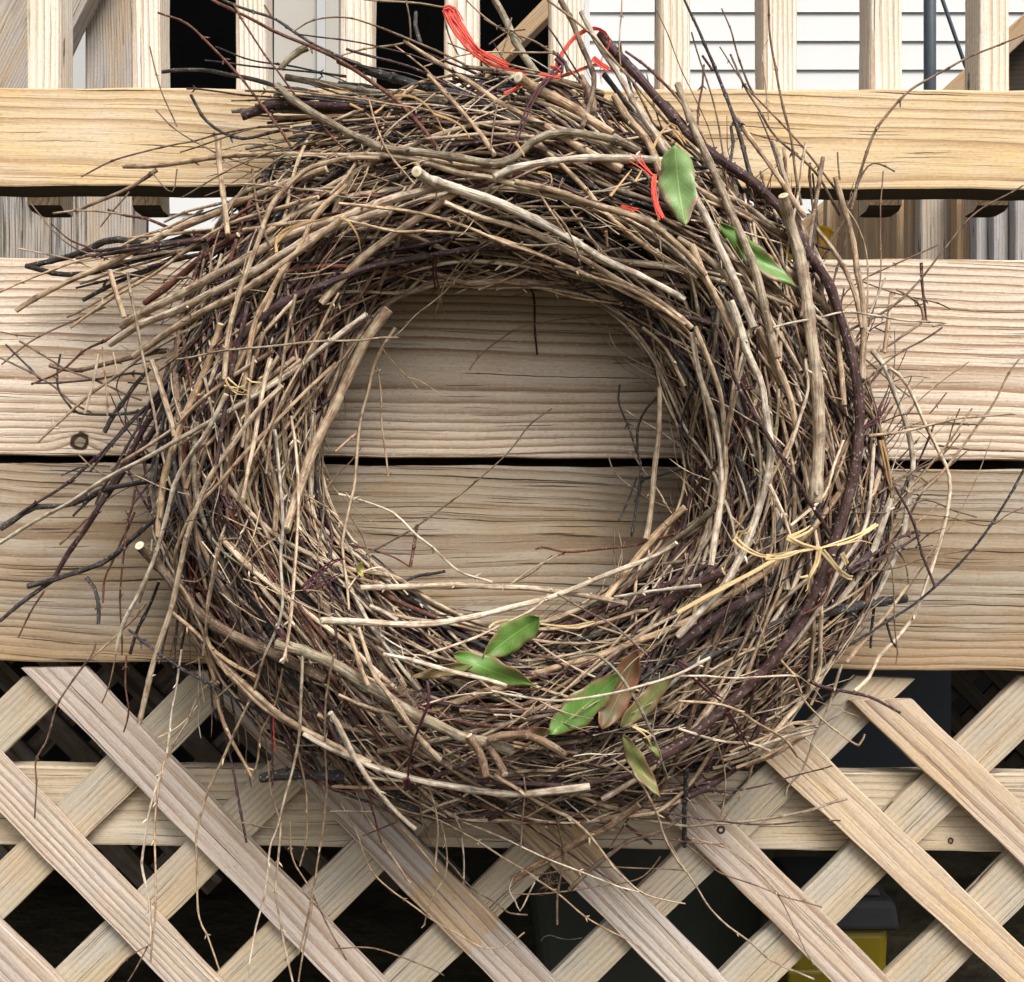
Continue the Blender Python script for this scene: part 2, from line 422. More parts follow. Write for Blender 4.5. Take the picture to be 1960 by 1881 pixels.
# rusty screws
M_screw = plain('rusty_screw', (.05, .028, .022), .6, .4, .4, 300)
def screw(px, py, y, r=.0042):
    import bmesh
    bm = bmesh.new()
    n = 16
    rings = []
    for (rr, d) in [(r, .0012), (r, .0002), (r * .8, -.0007), (r * .45, -.0007), (r * .4, .0006)]:
        rings.append([bm.verts.new((rr * math.cos(6.2832 * k / n), d, rr * math.sin(6.2832 * k / n))) for k in range(n)])
    for a, b in zip(rings, rings[1:]):
        for k in range(n): bm.faces.new((a[k], a[(k + 1) % n], b[(k + 1) % n], b[k]))
    bm.faces.new(rings[-1]); bm.faces.new(rings[0][::-1])
    bmesh.ops.recalc_face_normals(bm, faces=bm.faces[:])
    me = bpy.data.meshes.new('screw'); bm.to_mesh(me); bm.free()
    link('screw', me, M_screw, lat, Matrix.Translation(W(px, py, y)))
screw(1380, 1589, YF - .0001)

# ------------------------------------------------------------------ house behind the deck
M_sid = plain('white_siding', (.56, .56, .55), .55, .3, .03, 3)
M_trimg = plain('grey_trim', (.42, .42, .41), .6, .3, .05, 5)
M_panel = plain('beige_door_panel', (.40, .375, .33), .6, .3, .06, 4)
M_black = plain('dark_window_glass', (.002, .002, .002), 1.0, .0, .2, 3)
house = empty('house', (0, 3.2, -.8), label='house wall with white lap siding and black window openings behind the deck', cat='house')
HY = 2.4
def hbox(name, x0, y0, x1, y1, d0, d1, mat):
    a = W(x0, y1, d0); b = W(x1, y0, d0)
    return box(name, (a.x, d0, a.z), (b.x, d1, b.z), mat, house, .002)
k = S * (D + HY)
def siding(x0, x1, ytop, ybot, rows0=25.0, step=55.0):
    """lapped boards between x0 and x1, course lines every step"""
    y = rows0
    while y < ytop - 1: y += step
    while y > ytop + step - 1: y -= step
    proto = None
    while y < ybot:
        key = (x0, x1)
        xa, xb = (x0 - CX) * k, (x1 - CX) * k
        h = step * k
        if proto is None:
            V, F = [], []
            pr = [(.030, h + .012), (.002, h + .001), (-.005, .003), (-.0065, .0), (-.002, -.001), (.03, -.0005)]
            for xx in (xa, xb):
                for (yy, zz) in pr: V.append((xx, yy, zz))
            m = len(pr)
            for j in range(m): F.append((j, (j + 1) % m, m + (j + 1) % m, m + j))
            F.append(tuple(range(m))[::-1]); F.append(tuple(range(m, 2 * m)))
            proto = bpy.data.meshes.new('siding_board'); proto.from_pydata(V, [], F); proto.materials.append(M_sid)
        link('siding_board', proto, None, house, Matrix.Translation((0, HY, (CY - y - step) * k)))
        y += step
siding(1128, 2300, -400, 560)
siding(150, 1128, 210, 560)
hbox('backing_wall', -900, -520, 2900, 560, HY + .12, HY + .2, M_trimg)
a = W(-900, 560, HY); b = W(2900, 560, HY)
box('foundation_wall', (a.x, HY + .02, -.9), (b.x, HY + .2, a.z), plain('dark_block', (.02, .02, .02), .9, .1, .3, 8), house)
# window wall on the left
hbox('window_pane', 250, -420, 1060, 205, HY + .02, HY + .04, M_black)
hbox('mullion', 524, -420, 648, 207, HY - .02, HY + .019, M_panel)
hbox('mullion', 606, -420, 622, 207, HY - .035, HY - .021, M_trimg)
hbox('window_frame', 1058, -420, 1094, 207, HY - .03, HY + .03, M_trimg)
hbox('window_frame', 1095, -420, 1129, 520, HY - .045, HY + .03, plain('pale_corner_trim', (.55, .55, .55), .5, .3, .04, 5))
hbox('window_sill', 150, 207, 1094, 222, HY - .04, HY + .03, M_trimg)

# grey downpipe and thin rod in front of the siding
M_pipe = plain('slate_blue_metal', (.055, .07, .085), .45, .4, .15, 30)
M_pipe_l = M_pipe
def cyl(name, p, q, r, mat, parent=None, n=18, **tg):
    d = (q - p); L = d.length
    V, F = [], []
    prof = [(0, r * .9), (.002, r), (L - .002, r), (L, r * .9)]
    for (s, rr) in prof:
        for j in range(n): V.append((rr * math.cos(6.28318 * j / n), rr * math.sin(6.28318 * j / n), s))
    for i in range(3):
        for j in range(n): F.append((i * n + j, i * n + (j + 1) % n, (i + 1) * n + (j + 1) % n, (i + 1) * n + j))
    F.append(tuple(range(n))[::-1]); F.append(tuple(3 * n + j for j in range(n)))
    me = bpy.data.meshes.new(name); me.from_pydata(V, [], F); smooth(me)
    M = Matrix.Translation(p) @ d.to_track_quat('Z', 'Y').to_matrix().to_4x4()
    o = link(name, me, mat, parent, M)
    return tag(o, **tg)
pp = empty('metal_pole', W(1780, 560, 1.7), label='slate grey vertical metal pole in front of the white siding', cat='pole')
cyl('pole_tube', W(1780, 560, 1.7), W(1779.5, -400, 1.7), 11.6 * S * 2.7, M_pipe, pp)
cyl('pole_base', W(1780, 562, 1.7), W(1780, 545, 1.7), 22 * S * 2.7, M_pipe, pp)
cyl('thin_rod', W(1849, 130, 1.6), W(1755, -140, 1.6), 3.6 * S * 2.6, M_pipe, None, 10, label='thin dark rod leaning beside the grey pole', cat='rod')
dp = cyl('drain_pipe', W(271, 620, 1.7), W(271, -300, 1.7), 13 * S * 2.7, plain('dark_slate_pipe', (.02, .026, .034), .5, .3, .2, 20), None,
         label='dark pipe standing left of the white siding under the rail', cat='pipe')

# post, brace and boards at the left behind the balusters
post = rect('timber_post', 162, -400, 252, 900, M_old, .92, .08, None, n=10, rnd=.004)
tag(post, label='grey weathered square post between the two leftmost balusters', cat='post')
br_ = prism('diagonal_brace', ((-150, 225), (62, -200)), ((62, 215), (268, -200)), M_old, .86, .04, None, n=10, rnd=.003)
tag(br_, label='wide grey board rising diagonally behind the leftmost baluster', cat='brace')
ws = empty('weathered_fence', W(70, 900, .9), label='mossy grey vertical fence boards below the rail at far left', cat='fence')
for i, (a, b) in enumerate([(-120, -62), (-60, -3), (-1, 39), (41, 96), (98, 143), (145, 161)]):
    rect('fence_board', a, 236, b, 900, M_moss, .9 + .01 * (i % 2), .03, ws, n=8, rnd=.004, horiz=False)
# stair handrail piece in the middle
hr = prism('stair_brace', ((922, 118), (1100, -62)), ((930, 152), (1126, -42)), M_slat, 1.2, .04, None, n=6, rnd=.003)
tag(hr, label='short tan diagonal board between the two balusters right of the ribbon end', cat='brace')
# stairs at the right
st = empty('stairs', W(1900, 900, 1.4), label='dark wooden stairs rising to the right behind the railing', cat='stairs')
prism('stringer', ((1500, 456), (2080, -86)), ((1530, 478), (2110, -62)), M_slat, 1.3, .04, st, n=8, rnd=.003)
def tri_panel():
    y = 1.36
    P = [W(1512, 480, y), W(2120, -72, y), W(2400, -72, y), W(2400, 900, y), W(1512, 900, y)]
    V = [tuple(p) for p in P] + [(p.x, p.y + .05, p.z) for p in P]
    n = len(P)
    F = [tuple(range(n)), tuple(range(2 * n - 1, n - 1, -1))] + [(i, n + i, n + (i + 1) % n, (i + 1) % n) for i in range(n)]
    me = bpy.data.meshes.new('stair_side_panel'); me.from_pydata(V, [], F)
    link('stair_side_panel', me, M_dark, st, Matrix.Identity(4))
tri_panel()
sf = empty('side_railing', W(1780, 900, .8), label='row of brown and grey vertical slats seen under the rail at right', cat='railing')
sl = [(1583, 1616, 1.22, M_slat), (1618, 1634, 1.18, M_slat), (1636, 1653, 1.14, M_slat), (1655, 1672, 1.1, M_slat), (1675, 1692, 1.06, M_slat), (1695, 1713, 1.02, M_slat),
      (1716, 1737, .98, M_slat), (1740, 1761, .92, M_slat), (1762, 1828, .88, M_old), (1831, 1859, .84, M_slat), (1869, 1893, .8, M_slatg),
      (1902, 1931, .78, M_slatg), (1943, 1976, .76, M_slatg), (1988, 2022, .74, M_slatg)]
for i, (a, b, y, mt) in enumerate(sl):
    rect('slat', a, 340 - 30 * 0, b, 900, mt, y, .03, sf, n=6, rnd=.004, horiz=False)

# ------------------------------------------------------------------ under-deck clutter
M_yel = plain('yellow_plastic', (.15, .11, .004), .4, .4, .1, 8)
M_lid = plain('dark_grey_plastic', (.022, .023, .025), .7, .2, .15, 10)
tote = empty('storage_tote', (.39, .42, -.86), label='yellow storage tote with dark grey lid glimpsed through the lattice at lower right', cat='tote')
def taper_box(name, cx, cy, z0, z1, w0, d0, w1, d1, mat, parent, bev=.01):
    import bmesh
    bm = bmesh.new(); bmesh.ops.create_cube(bm, size=1)
    for v in bm.verts:
        top = v.co.z > 0
        w, d = (w1, d1) if top else (w0, d0)
        v.co = Vector((v.co.x * w, v.co.y * d, z1 if top else z0))
    bmesh.ops.bevel(bm, geom=bm.edges[:], offset=bev, segments=3, affect='EDGES', profile=.5)
    me = bpy.data.meshes.new(name); bm.to_mesh(me); bm.free()
    return link(name, me, mat, parent, Matrix.Translation((cx, cy, 0)))
tc_ = W(1590, 1778, .34)
TZ = tc_.z
taper_box('tote_body', .402, .42, -.855, TZ - .004, .10, .12, .125, .14, M_yel, tote, .012)
taper_box('tote_rim', .402, .42, TZ - .075, TZ - .055, .127, .142, .129, .144, M_yel, tote, .004)
taper_box('tote_lid', .402, .42, TZ - .004, TZ + .032, .145, .165, .135, .155, M_lid, tote, .008)
taper_box('lid_panel', .402, .42, TZ + .033, TZ + .042, .11, .13, .10, .12, M_lid, tote, .004)
bin_ = empty('rubbish_bin', (.17, .66, -.86), label='dark olive plastic bin under the deck below the wreath', cat='bin')
taper_box('bin_body', .19, .66, -.855, -.46, .26, .26, .36, .3, plain('dark_olive_plastic', (.028, .03, .024), .6, .3, .2, 8), bin_, .02)
taper_box('bin_rim', .19, .66, -.459, -.435, .38, .33, .38, .33, M_lid, bin_, .006)
bb_ = empty('folded_chair_cover', (.6, .6, -.5), label='dark navy plastic sheet hanging under the deck behind the right lattice', cat='cover')
box('sheet', (.33, .55, -.42), (.62, .57, -.12), plain('navy_plastic', (.012, .018, .032), .45, .4, .3, 5), bb_, .004)
# far lattice panels under the deck
for (x0, z0, lab, yy) in [(-1.35, -.75, 'dim far lattice panel under the deck at the left', .95), (.62, -.75, 'dark far lattice panel under the deck at the right', 1.7)]:
    fl = empty('far_lattice', (x0, yy, z0), label=lab, cat='lattice')
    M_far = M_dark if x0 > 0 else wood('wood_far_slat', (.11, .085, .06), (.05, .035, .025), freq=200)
    nn = 9
    for s in (1, -1):
        for i in range(nn):
            L = .80
            c = Vector((x0 + .1 + i * .11, yy + (.0 if s > 0 else .011), -.42))
            me = bpy.data.meshes.new('far_slat')
            w = .019
            V = [(-L / 2, 0, -w), (L / 2, 0, -w), (L / 2, 0, w), (-L / 2, 0, w), (-L / 2, .01, -w), (L / 2, .01, -w), (L / 2, .01, w), (-L / 2, .01, w)]
            me.from_pydata(V, [], [(0, 1, 2, 3), (7, 6, 5, 4), (0, 4, 5, 1), (1, 5, 6, 2), (2, 6, 7, 3), (3, 7, 4, 0)])
            link('far_slat', me, M_far, fl, Matrix.Translation(c) @ Matrix.Rotation(s * math.radians(45), 4, 'Y'))
# dark side wall under the deck
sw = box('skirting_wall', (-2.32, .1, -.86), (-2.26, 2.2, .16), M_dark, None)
tag(sw, label='dark board wall closing the left side under the deck', cat='wall')
# ------------------------------------------------------------------ the twig wreath
WX, WY, RM = 962.0, 862.0, 530.0       # ring centre and mean radius in reference units
YMID, HD = -.066, .056                  # ring centre depth and half depth
wreath = empty('twig_wreath', W(WX, WY, -.02), label='large round wreath of tangled brown vine twigs hanging on the deck boards', cat='wreath')

def rin(th):
    return 345 + 12 * math.sin(th * 2 + .6) + 9 * math.sin(th * 5)
def rout(th):                            # th: y-down angle
    c, s = math.cos(th), math.sin(th)
    base = 690
    base += 55 * max(0, math.cos(th - .85)) ** 3      # lower right fuller
    base -= 30 * max(0, math.cos(th - math.pi)) ** 3
    base += 14 * math.sin(3 * th + 1) + 10 * math.sin(7 * th)
    return base

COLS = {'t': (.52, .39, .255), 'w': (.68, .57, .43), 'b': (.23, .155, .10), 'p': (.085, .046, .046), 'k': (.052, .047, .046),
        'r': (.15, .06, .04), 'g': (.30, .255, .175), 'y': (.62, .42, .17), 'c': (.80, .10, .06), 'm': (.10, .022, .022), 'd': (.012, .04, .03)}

def catmull(P, per=16.0):
    P = np.asarray(P, float)
    if len(P) < 3:
        P = np.vstack([P[0], (P[0] + P[-1]) / 2 + 1e-3, P[-1]])
    Q = np.vstack([2 * P[0] - P[1], P, 2 * P[-1] - P[-2]])
    out = []
    for i in range(1, len(Q) - 2):
        p0, p1, p2, p3 = Q[i - 1], Q[i], Q[i + 1], Q[i + 2]
        L = np.linalg.norm(p2[:2] - p1[:2])
        n = max(2, int(L / per))
        t = np.linspace(0, 1, n, endpoint=False)[:, None]
        out.append(.5 * ((2 * p1) + (-p0 + p2) * t + (2 * p0 - 5 * p1 + 4 * p2 - p3) * t * t + (-p0 + 3 * p1 - 3 * p2 + p3) * t ** 3))
    out.append(P[-1:])
    return np.vstack(out)

def world_pts(P):
    """rows (px,py,depth) -> world, relative to the wreath root"""
    k = S * (D + P[:, 2]) / D
    o = wreath.location
    return np.stack([(P[:, 0] - CX) * k - o.x, P[:, 2] - o.y, (CY - P[:, 1]) * k - o.z], 1)

def tube(Pw, Rad, sides, flat=1.0, twist=0.0):
    n = len(Pw)
    T = np.gradient(Pw, axis=0)
    T /= np.linalg.norm(T, axis=1)[:, None] + 1e-12
    Y = np.array([0, 1.0, 0])
    b1 = np.cross(T, Y); b1 /= np.linalg.norm(b1, axis=1)[:, None] + 1e-9
    b2 = np.cross(T, b1)
    s = np.concatenate([[0], np.cumsum(np.linalg.norm(np.diff(Pw, axis=0), axis=1))])
    if twist:
        a = twist * s
        c1 = b1 * np.cos(a)[:, None] + b2 * np.sin(a)[:, None]
        c2 = -b1 * np.sin(a)[:, None] + b2 * np.cos(a)[:, None]
        b1, b2 = c1, c2
    th = np.arange(sides) * 2 * math.pi / sides
    ct, st_ = np.cos(th)[None, :, None], np.sin(th)[None, :, None]
    V = Pw[:, None, :] + Rad[:, None, None] * (ct * b1[:, None, :] + flat * st_ * b2[:, None, :])
    uvw = np.stack(np.broadcast_arrays(s[:, None], Rad[:, None] * np.cos(th)[None], Rad[:, None] * np.sin(th)[None]), 2)
    idx = np.arange(n * sides).reshape(n, sides)
    a, b = idx[:-1], np.roll(idx, -1, 1)[:-1]
    c, d = np.roll(idx, -1, 1)[1:], idx[1:]
    Q = np.stack([a, b, c, d], 2).reshape(-1, 4)
    return V.reshape(-1, 3), Q, uvw.reshape(-1, 3)

class Buf:
    def __init__(s): s.V = []; s.Q = []; s.C = []; s.U = []; s.n = 0
    def add(s, V, Q, C, U):
        s.V.append(V); s.Q.append(Q + s.n); s.C.append(C); s.U.append(U); s.n += len(V)
    def build(s, name, mat, parent):
        V = np.vstack(s.V); Q = np.vstack(s.Q); C = np.vstack(s.C); U = np.vstack(s.U)
        me = bpy.data.meshes.new(name)
        me.vertices.add(len(V)); me.vertices.foreach_set('co', V.astype(np.float32).ravel())
        me.loops.add(Q.size); me.loops.foreach_set('vertex_index', Q.astype(np.int32).ravel())
        me.polygons.add(len(Q)); me.polygons.foreach_set('loop_start', (np.arange(len(Q)) * 4).astype(np.int32))
        me.update(calc_edges=True)
        at = me.attributes.new('bark', 'FLOAT_COLOR', 'POINT')
        at.data.foreach_set('color', np.hstack([C, np.ones((len(C), 1))]).astype(np.float32).ravel())
        au = me.attributes.new('run', 'FLOAT_VECTOR', 'POINT')
        au.data.foreach_set('vector', U.astype(np.float32).ravel())
        smooth(me)
        o = bpy.data.objects.new(name, me); col.objects.link(o)
        me.materials.append(mat)
        o.parent = parent
        return o

def jit(c, amt=.2):
    k = 1 + NR.uniform(-amt, amt)
    h = NR.uniform(-.07, .07)
    return np.array([c[0] * k * (1 + h), c[1] * k, c[2] * k * (1 - h)])

def stick(buf, P, w0, w1, ctype, sides=6, nodes=True, cut=True, jitter=1.0, buds=.3, taper=True, flat=1.0, twist=0.0):
    """P rows (px,py,depth); w0,w1 diameters in reference units"""
    P = catmull(P, 14.0)
    seg = np.linalg.norm(np.diff(P[:, :2], axis=0), axis=1)
    s = np.concatenate([[0], np.cumsum(seg)]); L = s[-1]
    if L < 6: return
    wm = (w0 + w1) / 2
    # stations: nodes plus in-betweens
    sp = NR.uniform(52, 95) * (1.0 if wm < 8 else 1.3)
    st = []; bumps = []
    if nodes and L > sp * .7:
        x = NR.uniform(.3, .9) * sp
        while x < L - 8:
            bumps.append(x); x += sp * NR.uniform(.75, 1.25)
    step = max(12, min(26, wm * 3.2))
    pts = list(np.arange(0, L, step)) + [L]
    for b in bumps:
        pts = [q for q in pts if abs(q - b) > wm * .8 + 4 or q in (0, L)]
        pts += [b - wm * .55 - 1.5, b, b + wm * .55 + 1.5]
    pts = np.array(sorted(set(max(0, min(L, q)) for q in pts)))
    keep = np.concatenate([[True], np.diff(pts) > .8]); pts = pts[keep]
    if len(pts) < 3: pts = np.linspace(0, L, 3)
    X = np.stack([np.interp(pts, s, P[:, i]) for i in range(3)], 1)
    # kinks at nodes: piecewise offsets
    if jitter:
        kx = [0] + bumps + [L]
        amp = jitter * min(4.0, 1.2 + 14 / (wm + 3))
        off = NR.normal(0, amp * .55, (len(kx), 2)); off[0] *= .3; off[-1] *= .3
        X[:, 0] += np.interp(pts, kx, off[:, 0]); X[:, 1] += np.interp(pts, kx, off[:, 1])
        ph = NR.uniform(0, 6.3, 4)
        X[:, 0] += jitter * .9 * np.sin(pts / 31 + ph[0]); X[:, 1] += jitter * .9 * np.sin(pts / 27 + ph[1])
        X[:, 2] += .0012 * np.sin(pts / 60 + ph[2])
    t = pts / L
    rad = (w0 + (w1 - w0) * t) / 2
    for b in bumps:
        rad = rad * (1 + (.38 if wm < 7 else .16) * np.exp(-((pts - b) / (wm * .4 + 1.2)) ** 2))
    rad = rad * (1 + NR.normal(0, .035 if wm < 8 else .06, len(rad)))
    if taper and w1 < 4 and not cut: rad[-1] *= .4
    Pw = world_pts(X)
    k = S * (D + X[:, 2].mean())
    V, Q, U = tube(Pw, rad * k, sides, flat, twist)
    U[:, 0] += NR.uniform(0, 50)
    c = jit(COLS[ctype])
    n = len(X)
    tone = np.ones(n)
    if ctype in 'tgb':     # tips of young shoots run darker and redder
        tone = 1 - .25 * np.clip((t - .6) / .4, 0, 1) * (wm < 6)
    Cn = c[None, :] * tone[:, None]
    if ctype in 'twgb' :
        for b in bumps: Cn = Cn * (1 - .35 * np.exp(-((pts - b) / 3.0) ** 2))[:, None]
    C = np.repeat(Cn, sides, 0)
    buf.add(V, Q, C, U)
    # end caps
    for e, i in ((0, 0), (1, n - 1)):
        ring = V[i * sides:(i + 1) * sides]
        ctr = ring.mean(0)
        d = Pw[0] - Pw[1] if e == 0 else Pw[-1] - Pw[-2]
        d /= np.linalg.norm(d) + 1e-9
        pale = cut and (wm > 6) and NR.rand() < .85
        cc = jit((.84, .75, .52)) if pale else c * .8
        inner = ctr + (ring - ctr) * .82 + d * rad[i] * k * .12
        core = ctr + (ring - ctr) * .18 + d * rad[i] * k * .05
        VV = np.vstack([ring, inner, core])
        CC = np.vstack([np.tile(c * .85, (sides, 1)), np.tile(cc, (sides, 1)), np.tile(cc * .55, (sides, 1))])
        idx = np.arange(sides); nx = (idx + 1) % sides
        q1 = np.stack([idx, nx, nx + sides, idx + sides], 1)
        q2 = q1 + sides
        q3 = np.stack([np.full(sides // 2 - 1 if sides > 3 else 1, 2 * sides)] + [2 * sides + 1 + 2 * np.arange(sides // 2 - 1)] + [2 * sides + 2 + 2 * np.arange(sides // 2 - 1)] + [2 * sides + np.minimum(3 + 2 * np.arange(sides // 2 - 1), sides - 1)], 1) if sides % 2 == 0 and sides >= 4 else None
        QQ = np.vstack([q1, q2] + ([q3] if q3 is not None else []))
        if e == 0: QQ = QQ[:, ::-1]
        UU = np.zeros((len(VV), 3)) + [NR.uniform(0, 9), 0, 0]
        buf.add(VV, QQ, CC, UU)
    # buds in opposite pairs at the nodes
    if buds and bumps:
        for b in bumps:
            if NR.rand() > buds: continue
            i = int(np.argmin(abs(pts - b)))
            if i < 1 or i > n - 2: continue
            T = Pw[i + 1] - Pw[i - 1]; T /= np.linalg.norm(T) + 1e-9
            N1 = np.cross(T, [0, 1, 0]); N1 /= np.linalg.norm(N1) + 1e-9
            a = NR.uniform(0, 6.28)
            N2 = N1 * math.cos(a) + np.cross(T, N1) * math.sin(a)
            for sg in (1, -1):
                if NR.rand() < .25: continue
                r0 = rad[i] * k * (.55 if wm < 8 else .3)
                ln = r0 * NR.uniform(2.5, 7) + .0006
                d = T * .8 + sg * N2 * .8; d /= np.linalg.norm(d)
                B = np.array([Pw[i] + N2 * sg * rad[i] * k * .5, Pw[i] + d * ln * .6 + N2 * sg * rad[i] * k * .6, Pw[i] + d * ln + N2 * sg * rad[i] * k * .6])
                v, q, u = tube(B, np.array([r0, r0 * .95, r0 * .3]), 4)
                buf.add(v, q, np.tile(c * NR.uniform(.7, 1.5), (len(v), 1)), u)
    return X

def uu(px, py):
    dx, dy = px - WX, py - WY
    th = math.atan2(dy, dx); r = math.hypot(dx, dy)
    a, b = rin(th), rout(th)
    return (r - (a + b) / 2) / ((b - a) / 2)

def surf(px, py, lev):
    """front surface depth of the ring, falling back to just off the boards away from it"""
    u = uu(px, py)
    return -.040 - .084 * math.exp(-.95 * u * u) - lev * .012

def bark_mat():
    N = NT('twig_bark')
    a = N.n.new('ShaderNodeAttribute'); a.attribute_name = 'bark'
    r = N.n.new('ShaderNodeAttribute'); r.attribute_name = 'run'
    v = r.outputs['Vector']
    st = N.noise(N.vm('MULTIPLY', v, (45, 560, 560)), 1, 3, .6)
    bl = N.noise(N.vm('MULTIPLY', v, (85, 130, 130)), 1, 3, .6)
    sp = N.noise(N.vm('MULTIPLY', v, (420, 420, 420)), 1, 1, .5)
    c = a.outputs['Color']
    c = N.mix(N.ramp(st, [(.36, .8), (.56, 0.0)]), c, N.mix(1.0, c, (.38, .33, .30), 'MULTIPLY'))
    c = N.mix(N.ramp(bl, [(.46, 0.0), (.62, .85)]), c, N.mix(1.0, c, (.55, .46, .42), 'MULTIPLY'))
    c = N.mix(N.ramp(bl, [(.25, .35), (.42, 0.0)]), c, N.mix(.5, c, (.55, .5, .42)))
    c = N.mix(N.ramp(sp, [(.64, 0.0), (.70, .6)]), c, N.mix(.5, c, (.6, .52, .42)))
    N.bump(N.m('ADD', st, N.m('MULTIPLY', bl, .8)), .0013)
    return N.out(c, .66, .28)
M_bark = bark_mat()

OFF = {'A': (0, 0), 'B': (1919, 0), 'C': (3838, 0), 'D': (0, 1857), 'E': (1919, 1857), 'F': (3838, 1857), 'G': (0, 3708), 'H': (1919, 3708), 'I': (3838, 3708)}
ZK = 0.33796
def zp(t, x, y): return ((x + OFF[t][0]) * ZK, (y + OFF[t][1]) * ZK)
